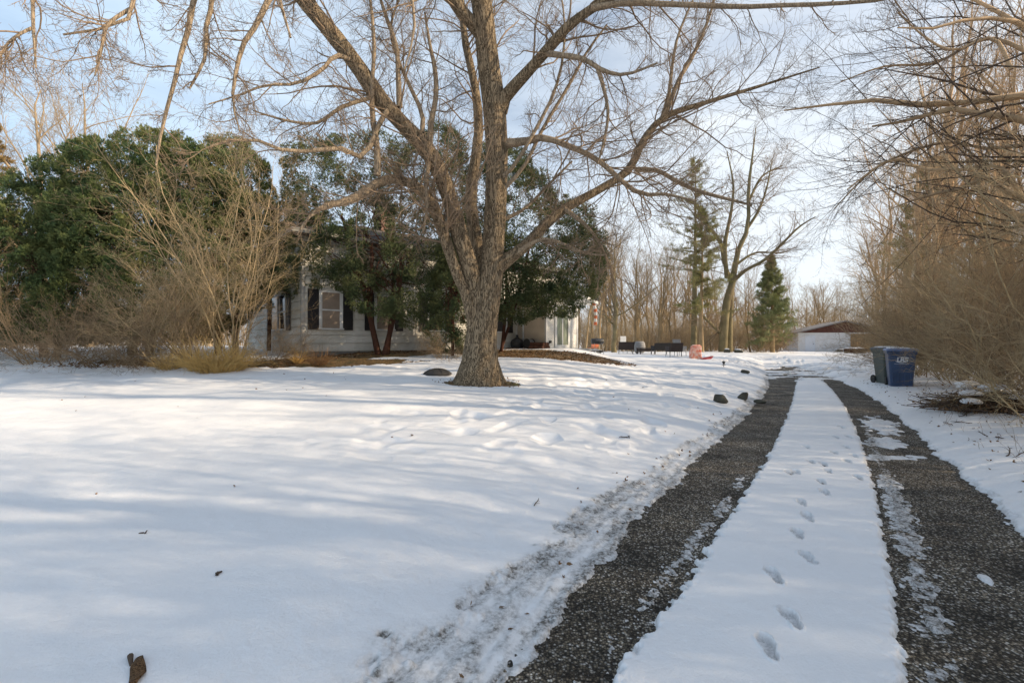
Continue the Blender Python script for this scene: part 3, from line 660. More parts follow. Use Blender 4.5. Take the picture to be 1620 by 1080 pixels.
def build_house():
    r = empty('white_house', HO, HTH, label='low white shingle-sided house with black shutters half hidden behind the evergreens', cat='house')
    LM = Matrix.Rotation(-PI/2, 4, 'Z')                # left gable side: x runs into the depth
    S, Wd = 13.2, 7.5
    m = MB(); m.box((.03, .03, -.5), (S, Wd, 3.95)); lapped(m, 9.87, .02, 3.9, .285, Matrix())
    lapped(m, Wd, .02, 3.9, .285, Matrix.Translation((0, Wd, 0)) @ LM)
    m.build('wall', M_SIDE, r)
    m = MB(); m.box((-.012, -.012, -.5), (9.86, .028, .018)); m.box((-.012, .03, -.5), (.028, Wd, .018)); m.build('foundation', M_FOUND, r)
    m = MB(); m.box((-.035, -.035, .02), (.09, .0, 3.9)); m.box((-.035, .0, .02), (.0, .09, 3.9)); m.build('corner_board', mat('darkened_corner_trim', (.42, .41, .38), .7, .25, 3), r)  # trim colour darkened to tone down the sunlight on this corner
    m = MB(); m.box((9.76, -.03, .02), (9.869, .0, 3.9)); m.build('corner_board', M_TRIM, r)
    for s, pn in ((.94, 1), (2.95, 1), (5.25, 1), (8.75, 1)): window(r, s, .84, 2.15, .41, Matrix.Translation((0, -.022, 0)), panes=pn, blind=s < 5)
    window(r, Wd-2.6, .84, 2.15, 1.0, Matrix.Translation((-.022, Wd, 0)) @ LM, panes=2, blind=False, sw=.45)
    # hip roof with fascia
    o, z0, ov = .5, 3.93, .45
    rise = (Wd/2+ov)*.36; cx0, cx1, cy = Wd/2-.0, S-Wd/2, Wd/2
    m = MB(); e = [(-ov, -ov), (S+ov, -ov), (S+ov, Wd+ov), (-ov, Wd+ov)]
    vs = [(x, y, z0) for x, y in e]+[(x, y, z0+.16) for x, y in e]+[(cx0, cy, z0+.16+rise), (cx1, cy, z0+.16+rise)]
    m.add(vs, [(3, 2, 1, 0), (0, 1, 5, 4), (1, 2, 6, 5), (2, 3, 7, 6), (3, 0, 4, 7), (4, 5, 9, 8), (5, 6, 9), (6, 7, 8, 9), (7, 4, 8)]); rf = m.build('roof', M_ROOF, r)
    m = MB(); m.box((-ov-.02, -ov-.02, z0+.02), (S+ov+.02, -ov-.001, z0+.15)); m.box((-ov-.02, -ov, z0+.02), (-ov-.001, Wd+ov, z0+.15)); m.build('fascia', mat('weathered_fascia', (.30, .29, .26), .8, .3, 3), rf)
    m = MB(); m.box((cx0+.6, cy-.7, z0+.9), (cx0+1.3, cy+.1, z0+2.4)); m.box((cx0+.55, cy-.75, z0+2.4), (cx0+1.35, cy+.15, z0+2.5)); m.build('chimney', brick_mat('chimney_brick', (.28, .12, .08), (.3, .28, .25)), rf)
    # wing towards the driveway
    x0, x1, y0 = 9.87, 12.07, -1.92
    m = MB(); m.box((x0, y0+.02, -.4), (x0+.1, -.0, 2.45)); m.build('wing_side_wall', M_BEIGE, r)
    m = MB(); pk = (x0+x1)/2
    m.box((x0+.1, y0, -.4), (x1, y0+.15, 2.42)); m.box((x1-.15, y0+.15, -.4), (x1, .02, 2.42))
    m.add([(x0-.0, y0, 2.42), (x1, y0, 2.42), (pk, y0, 2.42+.25), (x0, y0+.15, 2.42), (x1, y0+.15, 2.42), (pk, y0+.15, 2.67)], [(0, 1, 2), (5, 4, 3), (0, 2, 5, 3), (1, 4, 5, 2), (0, 3, 4, 1)])
    m.build('wing_brick_wall', M_BRICK, r)
    m = MB(); m.box((x0-.025, y0-.025, -.1), (x0+.07, y0-.002, 2.4)); m.box((x0-.025, y0-.002, -.1), (x0-.002, y0+.07, 2.4)); m.build('corner_board', M_TRIM, r)
    m = MB(); m.box((x1-.06, y0-.02, -.1), (x1+.015, y0-.002, 2.4)); m.build('corner_board', M_TRIM, r)
    m = MB(); m.tube([(x0-.05, y0+1.45, 2.4), (x0-.05, y0+1.45, .15), (x0-.12, y0+1.4, .05)], .04, 8); m.build('downspout', M_TRIM, r)
    m = MB(); sl = .23; ovr = 1.05; th = .14
    for sgn, ov_ in ((-1, .35), (1, ovr)):
        xe = x0-ov_ if sgn < 0 else x1+ov_; ze = 2.70-sl*abs(xe-pk); ya, yb = y0-.45, .6
        m.add([(pk, ya, 2.70), (xe, ya, ze), (xe, ya, ze+th), (pk, ya, 2.70+th), (pk, yb, 2.70), (xe, yb, ze), (xe, yb, ze+th), (pk, yb, 2.70+th)],
              [(0, 1, 2, 3) if sgn > 0 else (3, 2, 1, 0), (4, 7, 6, 5), (0, 4, 5, 1), (1, 5, 6, 2), (2, 6, 7, 3)])
    rf2 = m.build('porch_roof', M_TRIM, r)
    m = MB(); 
    for sgn, ov_ in ((-1, .38), (1, ovr+.03)):
        xe = x0-ov_ if sgn < 0 else x1+ov_; ze = 2.70-sl*abs(xe-pk)+th+.004
        m.add([(pk, y0-.47, 2.70+th+.004), (xe, y0-.47, ze), (xe, .6, ze), (pk, .6, 2.70+th+.004), (pk, y0-.47, 2.74+th), (xe, y0-.47, ze+.04), (xe, .6, ze+.04), (pk, .6, 2.74+th)], [(4, 5, 6, 7), (0, 1, 5, 4), (1, 2, 6, 5), (3, 2, 1, 0)])
    m.build('shingles', M_ROOF, rf2)
    # glass patio door
    d0, d1, dz0, dz1 = x0+.63, x0+1.51, .08, 2.1
    m = MB(); m.box((d0-.08, y0-.05, dz0), (d0+.05, y0-.002, dz1)); m.box((d1-.05, y0-.05, dz0), (d1+.08, y0-.002, dz1)); m.box((d0+.05, y0-.05, dz1-.1), (d1-.05, y0-.002, dz1)); m.box((d0+.05, y0-.05, dz0), (d1-.05, y0-.002, dz0+.14)); m.box(((d0+d1)/2-.03, y0-.045, dz0+.14), ((d0+d1)/2+.03, y0-.002, dz1-.1))
    dr = m.build('door', M_TRIM, r)
    m = MB(); m.box((d0+.05, y0-.02, dz0+.14), (d1-.05, y0-.004, dz1-.1)); m.build('pane', mat('door_glass', (.30, .34, .26), .15, .5, 2.2, spec=.8, stretch=(3, 1, .5)), dr)
    m = MB(); m.tube([(d1-.12, y0-.1, 1.0), (d1-.12, y0-.1, 1.25)], .012, 6); m.build('handle', M_SHUT, dr)
    m = MB(); m.box((d0-.35, y0-1.0, -.3), (d1+.45, y0-.01, .06)); m.build('doorstep', mat('concrete_step', (.42, .40, .36), .85, .2, 4, bump=.004), r)
    for q in ((x0+.2, 1.85, .1, .23), (x1-.36, 1.7, .1, .3)): m = MB(); m.box((q[0], y0-.1, q[1]), (q[0]+q[2], y0-.002, q[1]+q[3])); m.build('wall_lantern', M_SHUT, r)
    m = MB(); m.box((x0+.18, y0-.06, .3), (x0+.3, y0-.002, .42)); m.build('outlet_box', M_SHUT, r)
build_house()
def build_garage():
    D = 58; x0 = (1263-810)/720*D; w = 10.2; g = .16
    GR = -.3; r = empty('white_garage', (x0+w/2*math.cos(GR), D+w/2*math.sin(GR), g), GR, label='small white garage with brown gable and plywood doors at the end of the driveway', cat='garage')
    h = 2.42; hw = w/2
    m = MB(); m.box((-hw, .0, -.3), (hw, 7, h)); lapped(m, 5.6-.0, .1, h, .22, Matrix.Translation((-hw, 0, 0)), t=.02); m.build('wall', mat('garage_white_siding', (.66, .67, .68), .7, .12, 2), r)
    m = MB(); pk = 1.35
    m.add([(-hw, -.0, h), (hw, -.0, h), (0, -.0, h+pk), (-hw, 7, h), (hw, 7, h), (0, 7, h+pk)], [(0, 1, 2), (5, 4, 3), (0, 3, 4, 1)])
    z = h
    while z < h+pk-.1:
        k = 1-(z-h)/pk; k2 = max(1-(z+.2-h)/pk, 0)
        m.add([(-hw*k, -.03, z), (hw*k, -.03, z), (hw*k2, -.006, z+.2), (-hw*k2, -.006, z+.2)], [(0, 1, 2, 3)]); z += .2
    z=0; g_ = m.build('gable', mat('brown_gable_boards', (.12, .045, .03), .8, .3, 3), r)
    m = MB()
    for s in (-1, 1):
        ex = s*(hw+.35); ez = h-.35*pk/hw; a = [(0, -.35, h+pk+.02), (ex, -.35, ez+.02), (ex, -.35, ez+.18), (0, -.35, h+pk+.18)]
        b = [(x, 7.3, z) for x, _, z in a]; m.add(a+b, [(0, 1, 2, 3) if s > 0 else (3, 2, 1, 0), (0, 4, 5, 1), (1, 5, 6, 2), (2, 6, 7, 3)])
    m.build('roof', mat('snowy_pale_roof', (.22, .20, .19), .8, .15, 3), r)
    m = MB(); m.box((-hw-.05, -.06, h-.12), (hw+.05, -.032, h+.02)); m.box((-hw-.02, -.05, -.1), (-hw+.14, -.022, h-.12)); m.build('trim', M_TRIM, r)
    m = MB(); dx = -hw+.75; m.box((dx, -.06, .1), (dx+.1, -.022, 2.1)); m.box((dx+1.0, -.06, .1), (dx+1.1, -.022, 2.1)); m.box((dx+.1, -.06, 2.0), (dx+1.0, -.022, 2.1)); m.box((dx+.1, -.045, .1), (dx+1.0, -.024, 2.0)); d = m.build('door', mat('garage_door_paint', (.62, .66, .72), .5, .06, 3), r)
    m = MB(); m.box((dx+.86, -.1, 1.0), (dx+.92, -.045, 1.1)); m.build('handle', M_SHUT, d)
    M_PLY = mat('raw_plywood', (.40, .25, .12), .8, .35, 2.2, stretch=(3, 1, .4))
    X = -hw+5.65
    for k in range(3):
        m = MB(); m.box((X+k*1.42, -.06, .02), (X+k*1.42+1.38, -.03, h-.14)); p = m.build('plywood_panel', M_PLY, r)
    for q in (1.385, 2.805): m = MB(); m.box((X+q, -.075, .3), (X+q+.03, -.028, h-.2)); m.build('hinge_strip', M_SHUT, r)
    # low things against it
    q = empty('snowy_pallet', (x0+4.2, D-2.8, g), label='flat grey pallet dusted with snow leaning in front of the white garage wall', cat='pallet')
    m = MB(); 
    for k in range(6): m.box((-1.1, -.5+k*.2, .32), (1.0, -.36+k*.2, .37))
    for k in (-1.0, 0, .9): m.box((k, -.5, 0), (k+.1, .64, .32))
    m.build('slats', mat('weathered_wood', (.25, .23, .2), .9, .3, 5), q)
    m = MB(); m.box((-1.1, -.5, .371), (1.0, .64, .45)); m.build('snow_cap', M_SNOWCAP, q, bevel=.03)
    q = empty('plank', (x0+3.0, D-2.6, g), label='pale board propped against the pallet by the white garage', cat='board')
    m = MB(); m.add([(-.45, 0, 0), (-.3, 0, 0), (.35, .1, .42), (.2, .1, .42), (-.45, .06, 0), (-.3, .06, 0), (.35, .16, .42), (.2, .16, .42)], [(0, 1, 2, 3), (4, 7, 6, 5), (0, 3, 7, 4), (1, 5, 6, 2), (3, 2, 6, 7)]); m.build('board', M_TRIM, q)
M_SNOWCAP = mat('snow_cap', (.84, .84, .85), .6, .04, 3, bump=.01, bscale=8)
build_garage()
# ================================================================ evergreens
def lobes_px(rows):     # px, py, D, rx px, rz px, depth radius m
    return [[*P3(a, b, D), rx/720*D, ry, rz/720*D] for a, b, D, rx, rz, ry in rows]
def evergreen(name, label, base, lobes, stems, nclump, per, size, seed, m, group=None, cat_='evergreen', clump_r=(.22, .45), core=0, kind='scale', barkm=None, floor=None, up=.35, sub=40):
    rng = np.random.RandomState(seed); r = empty(name, base, label=label, cat=cat_, group=group)
    o = np.array(base); ctr, dr = crown(lobes, nclump, per, size, rng, clump_r, kind, core, up, floor)
    foliage_obj('crown', ctr-o, dr, size, rng, kind, m, r)
    w = Wood(); ps = []
    for st in stems:
        a = resample([[*p, q] for *p, q in st], 12); b = (a[None, :, :3]-o, a[None, :, 3]); w.add(b[0], b[1], 10); ps.append(b)
    # limbs reaching into the lobes
    tr = cat(*ps); lb = np.array(lobes); k = rng.choice(len(lb), sub); tgt = lb[k, :3]+unit(rng.randn(sub, 3))*lb[k, 3:]*.8-o
    i = rng.choice(len(tr[0]), sub); jj = rng.randint(5, 12, sub); s0 = tr[0][i, jj]; r0 = tr[1][i, jj]
    t = np.linspace(0, 1, 8)[None, :, None]; P = s0[:, None]*(1-t)+tgt[:, None]*t; P[..., 2] += (np.sin(t[..., 0]*PI)*.25); P[:, 1:] += rng.randn(sub, 7, 3)*.06
    R = np.clip(r0*.45, .008, .05)[:, None]*np.linspace(1, .25, 8)[None]
    w.add(P, R, 5); l2 = grow((P, R), 8, .3, 1, -.35, .8, rng, 5, wig=.2, rf=.5, rmin=.003, rmax=.01); w.add(*l2, 3)
    link('trunk', w.mesh('trunk'), barkm or M_RED, r)
    return r
def stem(px, py, D, px2, py2, D2, w0, w1, bend=0, lower=.15):
    a = P3(px, py, D); b = P3(px2, py2, D2); a.z = gz(a.x, a.y)-lower; m_ = (a+b)/2+Vector((bend, 0, 0))
    return [(*a, w0), (*m_, (w0+w1)/2), (*b, w1)]
def B_(px, D): p = at(px, 560, D); return (p.x, p.y, p.z)
evergreen('arborvitae_shrub', 'broad dark green arborvitae at the far left edge of the lawn', B_(70, 14.6),
          lobes_px([(55, 430, 14.8, 70, 110, 1.7), (30, 405, 15, 50, 72, 1.5), (95, 350, 15, 50, 85, 1.5), (110, 460, 14.6, 60, 90, 1.5), (-20, 465, 15, 60, 90, 1.6), (62, 345, 15.2, 40, 45, 1.2)]),
          [stem(70, 560, 14.8, 60, 380, 15, .12, .05), stem(90, 560, 14.8, 105, 360, 15, .1, .04)], 1300, 80, .075, 21, M_ARB, core=14000, clump_r=(.14, .32), up=.9, floor=1.6)
evergreen('arborvitae_shrub', 'tallest rounded green arborvitae behind the tan shrub left of the house', B_(215, 15.2),
          lobes_px([(215, 400, 15.2, 90, 120, 1.9), (190, 310, 15.3, 70, 80, 1.7), (240, 275, 15.4, 75, 58, 1.6), (160, 370, 15.1, 55, 90, 1.5), (290, 340, 15.4, 70, 90, 1.6), (150, 470, 15, 60, 70, 1.5), (260, 470, 15, 70, 80, 1.6), (170, 265, 15.4, 35, 35, 1.2)]),
          [stem(210, 565, 15.2, 205, 340, 15.3, .15, .05), stem(235, 565, 15.2, 260, 300, 15.4, .13, .05)], 2200, 80, .075, 22, M_ARB, core=24000, clump_r=(.14, .32), up=.9, floor=1.6)
evergreen('arborvitae_shrub', 'olive green arborvitae behind pale bare stems, next to the house corner', B_(350, 15.6),
          lobes_px([(340, 320, 15.6, 60, 85, 1.5), (380, 300, 15.8, 40, 70, 1.3), (330, 420, 15.6, 70, 110, 1.5), (385, 400, 15.8, 42, 90, 1.3), (320, 262, 15.6, 45, 38, 1.3), (395, 345, 15.8, 32, 60, 1.1)]),
          [stem(345, 565, 15.6, 345, 330, 15.6, .12, .05), stem(370, 565, 15.7, 385, 310, 15.8, .1, .04)], 1200, 76, .075, 23, M_ARB, core=12000, clump_r=(.14, .32), up=.9, floor=1.6)
evergreen('juniper_tree', 'spreading dark juniper with red forked trunks against the white house wall', B_(604, 16.2),
          lobes_px([(520, 300, 16.2, 58, 50, 1.6), (580, 270, 16.6, 60, 45, 1.6), (650, 290, 16.8, 60, 50, 1.6), (500, 400, 15.8, 38, 38, .8), (560, 360, 16.2, 60, 50, 1.4), (625, 440, 15.2, 50, 58, 1.0), (560, 425, 15.6, 40, 30, .7), (660, 380, 16.4, 60, 60, 1.4), (600, 395, 15.6, 55, 50, 1.2), (700, 320, 17, 48, 80, 1.5),
                     (495, 262, 16.2, 36, 32, 1.0), (690, 440, 16, 32, 50, .9), (540, 320, 16.4, 60, 50, 1.5), (495, 360, 15.6, 34, 40, .8), (590, 455, 15.3, 30, 40, .7), (650, 470, 15.4, 32, 40, .7), (680, 400, 15.8, 40, 60, 1), (520, 430, 15.3, 26, 20, .5), (480, 420, 15.3, 22, 34, .5), (545, 400, 15.4, 40, 40, .9), (575, 440, 15.2, 26, 36, .6), (610, 240, 16.8, 40, 24, 1.2), (700, 240, 17, 30, 30, 1)]),
          [stem(600, 558, 16.2, 590, 400, 16.2, .11, .06, -.25), stem(607, 558, 16.2, 640, 380, 16.2, .10, .05, .12), stem(612, 558, 16.2, 618, 330, 16.6, .09, .04, .18), stem(598, 558, 16.3, 540, 340, 16.4, .09, .04, .1)], 1300, 95, .075, 24, M_JUN, clump_r=(.18, .42), core=1200, cat_='juniper', floor=1.9)
evergreen('yew_shrub', 'narrow dark evergreen reaching the ground just left of the ash trunk', B_(716, 15.2),
          lobes_px([(715, 470, 15.4, 26, 70, .7), (728, 400, 15.6, 30, 60, .8), (700, 520, 15.2, 20, 32, .5), (736, 500, 15.3, 18, 55, .6)]),
          [stem(716, 560, 15.3, 718, 420, 15.4, .06, .03)], 170, 90, .075, 25, M_JUN, clump_r=(.15, .3), core=900, cat_='shrub')
evergreen('juniper_tree', 'round dark juniper overhanging the beige house wing right of the ash trunk', B_(792, 17.4),
          lobes_px([(850, 400, 17.2, 75, 75, 1.8), (820, 330, 17.5, 55, 60, 1.6), (900, 410, 17.2, 48, 60, 1.4), (800, 430, 17.2, 40, 62, 1.3), (870, 450, 16.9, 45, 38, 1.1), (800, 280, 17.8, 40, 40, 1.2), (895, 360, 17.4, 40, 40, 1.2), (920, 395, 17.2, 28, 34, .9), (825, 470, 16.9, 28, 26, .8), (770, 330, 17.8, 30, 90, 1.2), (815, 440, 16.8, 34, 50, .9), (850, 470, 16.6, 34, 26, .7), (905, 455, 16.6, 34, 30, .8), (880, 475, 16.4, 28, 22, .6), (805, 470, 16.8, 22, 30, .7), (830, 485, 16.5, 28, 18, .6), (870, 430, 16.6, 50, 40, 1), (925, 420, 16.8, 26, 40, .8)]),
          [stem(793, 560, 17.6, 800, 400, 17.4, .07, .04, .1), stem(790, 560, 17.6, 840, 380, 17.4, .06, .04, .1)], 1500, 95, .075, 26, M_JUN, clump_r=(.18, .42), core=1600, cat_='juniper')
evergreen('juniper_tree', 'thin dark evergreen with sparse sprays over the house roof corner', B_(430, 17.6),
          lobes_px([(425, 350, 17.4, 35, 30, .8), (450, 385, 17.2, 30, 26, .7), (400, 400, 17, 30, 30, .7), (435, 430, 16.6, 34, 22, .6), (415, 460, 16.4, 30, 22, .6), (400, 430, 16.2, 42, 30, .8), (450, 420, 16, 36, 30, .7), (470, 350, 16.6, 30, 28, .7), (455, 445, 15.6, 22, 16, .5)]),
          [stem(425, 560, 17.2, 430, 370, 17.4, .08, .03)], 260, 80, .075, 27, M_JUN, clump_r=(.18, .42), core=0, cat_='juniper')
# ================================================================ leafless shrubs
def shrub_mesh(seed, n, h, spread, up=.12, r0=.014, dens=(6, 6, 5), wig=.1, name='stems', l=(-.5, -.5, -.5), rf=.6, rmin=.0022):
    rng = np.random.RandomState(seed); K = 10
    a = rng.rand(n)*2*PI; rr = rng.rand(n)**.5*.25*spread
    P = np.empty((n, K, 3)); P[:, 0] = np.stack([rr*np.cos(a), rr*np.sin(a), 0*a-.12], -1)
    d = unit(np.stack([np.cos(a)*spread*(.3+rng.rand(n)), np.sin(a)*spread*(.3+rng.rand(n)), np.ones(n)*1.1], -1)); L_ = h*(.6+.5*rng.rand(n))
    for j in range(1, K):
        P[:, j] = P[:, j-1]+d*(L_/(K-1))[:, None]; d = unit(d+wig*rng.randn(n, 3)+np.array([0, 0, up/3]))
    R = (r0*(.6+.7*rng.rand(n)))[:, None]*np.linspace(1, .35, K)[None]
    w = Wood(); w.add(P, R, 5); cur = (P, R); allb = []
    for i, dn in enumerate(dens):
        cur = grow(cur, dn, .22 if i == 0 else .15, 1, l[i], .65, rng, 6 if i < 2 else 4, up=.06, wig=wig*1.4, rf=rf, tip=.45, taper_len=.4, rmin=rmin, rmax=.012)
        w.add(*cur, 3)
    return w.mesh(name)
def shrub(name, me, m, x, y, label, group=None, rz=0, sc=1, z=None, cat_='shrub', szz=1):
    o = link(name, me, m); o.location = (x, y, gz(x, y) if z is None else z); o.rotation_euler = (0, 0, rz); o.scale = (sc, sc, sc*szz)
    return tag(o, label, cat_, group)
SH_A = shrub_mesh(1, 16, 4.6, .75, .15, .018, (7, 6, 5), name='tall_shrub')
SH_B = shrub_mesh(2, 22, 3.4, 1.2, .0, .013, (7, 6, 5), wig=.13, name='arching_shrub')
SH_C = shrub_mesh(3, 30, 2.0, 1.5, -.1, .009, (7, 6, 4), wig=.16, name='bramble')
SH_D = shrub_mesh(4, 18, 4.2, .9, .1, .016, (8, 6, 5), wig=.14, name='dense_shrub')
M_PALE = mat('pale_stem_bark', (.50, .38, .22), .85, .35, 1.2, spec=.2)
SH_E = shrub_mesh(7, 15, 5.6, .5, .16, .017, (12, 7, 5), wig=.15, name='young_tree_stems', l=(-.34, -.5, -.5))
SH_F = shrub_mesh(8, 11, 3.6, 1.1, .05, .015, (10, 7, 5), wig=.14, name='pale_arching_shrub')
p = at(372, 566, 13.2); shrub('multi_stem_shrub', SH_E, M_PALE, p.x, p.y, 'tall pale leafless multi-stemmed shrub rising in front of the arborvitae by the house corner', rz=.5, sc=1.15)
p = at(262, 572, 12.9); shrub('arching_shrub', SH_F, M_PALE, p.x, p.y, 'pale bare shrub with long arching branches in front of the tallest arborvitae', rz=2.2, sc=1.0)
p = at(320, 572, 12.6); shrub('arching_shrub', SH_B, M_TAN, p.x, p.y, 'twiggy tan shrub tangled behind the golden dry grass clump', rz=1.2, sc=.85)
p = at(300, 566, 13.8); shrub('arching_shrub', SH_D, M_PALE, p.x, p.y, 'dense twiggy tan shrub between the two pale taller shrubs left of the house', rz=3.3, sc=.72)
p = at(425, 566, 13.6); shrub('arching_shrub', SH_C, M_TAN, p.x, p.y, 'low sprawling tan shrub in front of the house corner', rz=4.0, sc=.7)
p = at(170, 574, 13.0); shrub('bramble', SH_C, M_TWIGD, p.x, p.y, 'low dark bramble under the arborvitae, left of the pale arching shrub', rz=3.0, sc=1.15)
p = at(105, 570, 13.3); shrub('bramble', SH_C, M_TWIG, p.x, p.y, 'low brown bramble at the foot of the leftmost arborvitae', rz=5.0, sc=1.0)
p = at(235, 574, 12.6); shrub('bramble', SH_C, M_BRUSH, p.x, p.y, 'low brown bramble right below the pale arching shrub', rz=.4, sc=.9)
p = at(62, 566, 13.4); shrub('grey_stick_shrub', SH_B, mat('grey_twig_bark', (.30, .26, .22), .85, .3, 2, spec=.2), p.x, p.y, 'grey leafless shrub with upright sticks in front of the leftmost arborvitae', rz=.9, sc=.95)
for i, (px, D, s) in enumerate(((12, 16, .9), (-25, 15.5, 1.0), (38, 19, .8), (-10, 21, 1.1))):
    p = at(px, 565, D); shrub('hedge_shrub', SH_C if i % 2 == 0 else SH_B, M_TAN, p.x, p.y, 'tan twiggy shrub in the hedge at the far left edge of the lawn', 'hedge shrubs at the far left', rz=i*1.7, sc=s*1.1)
p = at(705, 562, 14.4); shrub('bramble', SH_C, M_TWIG, p.x, p.y, 'small brown bare shrub beside the dark narrow evergreen by the house wall', rz=.4, sc=.55)
# dry grass
def grass_clump(name, label, px, D, w, h, n, seed, m):
    rng = np.random.RandomState(seed); p = at(px, 570, D); K = 7
    a = rng.rand(n)*2*PI; rr = rng.rand(n)**.6*w*.35; P = np.empty((n, K, 3)); P[:, 0] = np.stack([rr*np.cos(a), rr*np.sin(a)*.7, 0*a-.05], -1)
    d = unit(np.stack([np.cos(a)*rr/w*2.2+.25*rng.randn(n), np.sin(a)*rr/w*2.2+.25*rng.randn(n), np.ones(n)], -1)); L_ = h*(.5+.7*rng.rand(n))
    for j in range(1, K): P[:, j] = P[:, j-1]+d*(L_/(K-1))[:, None]; d = unit(d+.2*rng.randn(n, 3)+np.array([0, 0, -.10])+np.stack([np.cos(a), np.sin(a), 0*a], -1)*.06)
    wd = Wood(); wd.add(P, np.full((n, 1), .006)*np.linspace(1, .3, K)[None], 3)
    o = link(name, wd.mesh(name), m); o.location = p; return tag(o, label, 'ornamental grass')
M_STRAW = mat('dry_golden_grass', (.72, .47, .16), .8, .4, 5)
grass_clump('dry_grass_clump', 'large golden dry grass clump at the foot of the bare shrubs', 342, 11.9, 1.7, 1.0, 620, 1, M_STRAW)
grass_clump('dry_grass_clump', 'small golden dry grass tuft left of the large golden clump', 268, 12.3, .6, .6, 160, 2, M_STRAW)
grass_clump('dry_grass_clump', 'small orange dry plant at the foot of the house wall below the first window', 505, 13.3, .6, .6, 120, 3, mat('orange_dry_stems', (.38, .20, .08), .85, .3, 5))
grass_clump('dry_grass_clump', 'narrow dry grass tuft beside the house corner board', 470, 13.8, .3, .6, 90, 4, M_STRAW)
# ================================================================ leafless trees
def tree_meshes(seed, h, r0, spread=.5, first=.3, nl=9, dens=(7, 6, 5), up=.18, wig=.09, lean=0, l1=.5, rmin=.004, twin=False):
    """trunk mesh and crown mesh of a bare tree of height h"""
    rng = np.random.RandomState(seed); K = 16
    z = np.linspace(-.2, h, K); P = np.stack([np.cumsum(rng.randn(K))*h*.008+lean*z, np.cumsum(rng.randn(K))*h*.008, z], -1)
    P -= P[0]*np.array([1, 1, 0]); R = r0*np.concatenate([[1.5, 1.05], np.linspace(1, .12, K-2)**1.1])
    tr = (P[None], R[None])
    if twin:
        P2 = P*np.array([1, 1, .9])+np.stack([.09*z+.0*z, .03*z, 0*z], -1); tr = cat(tr, (P2[None], R[None]*.8))
    L1 = grow(tr, nl, first, .97, h*l1, spread, rng, 10, up=up, wig=wig, rf=.55, tip=.2, taper_len=.55, rmin=rmin, rmax=r0*.6)
    t = Wood(); t.add(*tr, 10); t.add(*L1, 6)
    c = Wood(); L2 = grow(L1, dens[0], .12, 1, -.45, .6, rng, 7, up=up*.6, wig=wig*1.4, rf=.5, tip=.3, taper_len=.5, rmin=rmin*.8, rmax=r0*.25); c.add(*L2, 4)
    L3 = grow(L2, dens[1], .1, 1, -.5, .65, rng, 5, up=.08, wig=.15, rf=.55, tip=.4, taper_len=.4, rmin=rmin*.6, rmax=.012); c.add(*L3, 3)
    L4 = grow(L3, dens[2], .1, 1, -.55, .65, rng, 4, up=.05, wig=.15, rf=.6, tip=.5, taper_len=.3, rmin=rmin*.5, rmax=.006); c.add(*L4, 3)
    L5 = grow(tr, nl*2, first*.9, 1, h*.12, .8, rng, 6, up=.1, wig=.15, rf=.2, tip=.3, rmin=rmin*.7, rmax=.02); c.add(*L5, 3)
    L6 = grow(L5, 6, .1, 1, -.5, .6, rng, 4, wig=.15, rf=.6, tip=.5, rmin=rmin*.5, rmax=.008); c.add(*L6, 3)
    return t.mesh('trunk'), c.mesh('crown')
TM = [tree_meshes(31, 11, .16, .6, .28, 12, (6, 6, 4), rmin=.0075), tree_meshes(32, 12, .14, .45, .35, 11, (6, 6, 4), rmin=.0075, lean=.04), tree_meshes(33, 9, .09, .55, .25, 11, (6, 5, 4), rmin=.005, lean=-.03), tree_meshes(34, 13, .22, .7, .22, 13, (7, 6, 4), rmin=.0075, twin=True)]
TPRE = {}
def tree(name, k, x, y, label, group=None, rz=0, sc=1, z=None, mt=None, mc=None):
    key = (k, id(mt), id(mc))
    z = gz(x, y) if z is None else z
    if key not in TPRE:
        r = empty(name, (x, y, z), rz, cat='tree'); a, b = TM[k]
        if mt is not None and a.materials: a = a.copy(); b = b.copy(); a.materials.clear(); b.materials.clear()
        link('trunk', a, mt or M_FARB, r); link('crown', b, mc or M_FARB, r); TPRE[key] = r
    else:
        r = copy_tree(TPRE[key]); r.name = name; r.location = (x, y, z); r.rotation_euler = (0, 0, rz)
        if 'group' in r and not group: del r['group']
    r.scale = (sc, sc, sc); return tag(r, label, 'tree', group)
M_SUNB = mat('sunlit_tan_bark', (.38, .29, .19), .9, .3, .7, spec=.2)
p = at(72, 560, 26); tree('bare_tree', 3, p.x, p.y, 'leafless spreading tree rising behind the leftmost arborvitae', rz=.6, sc=1.12, mt=M_SUNB, mc=M_SUNB)
p = at(140, 560, 28); tree('bare_tree', 0, p.x, p.y, 'leafless tree rising behind the arborvitaes, second from the left', rz=2.0, sc=1.45, mt=M_SUNB, mc=M_SUNB)
p = at(-30, 560, 27); tree('bare_tree', 0, p.x, p.y, 'leafless tree half cut off by the left edge of the view', rz=4.0, sc=1.3, mt=M_SUNB, mc=M_SUNB)
p = at(330, 560, 30); tree('bare_tree', 1, p.x, p.y, 'slim leafless tree far behind the house', rz=1.0, sc=1.1, mt=M_SUNB, mc=M_SUNB)
def WHERE(px): return ('just right of the house end' if px < 930 else 'behind the grill' if px < 975 else 'behind the leftmost wicker chairs' if px < 1030 else 'behind the nearest wicker chairs' if px < 1088 else 'between the tall pine and the twin-trunked tree' if px < 1150 else 'between the twin-trunked tree and the small pine' if px < 1212 else 'right of the small pine and behind the garage')
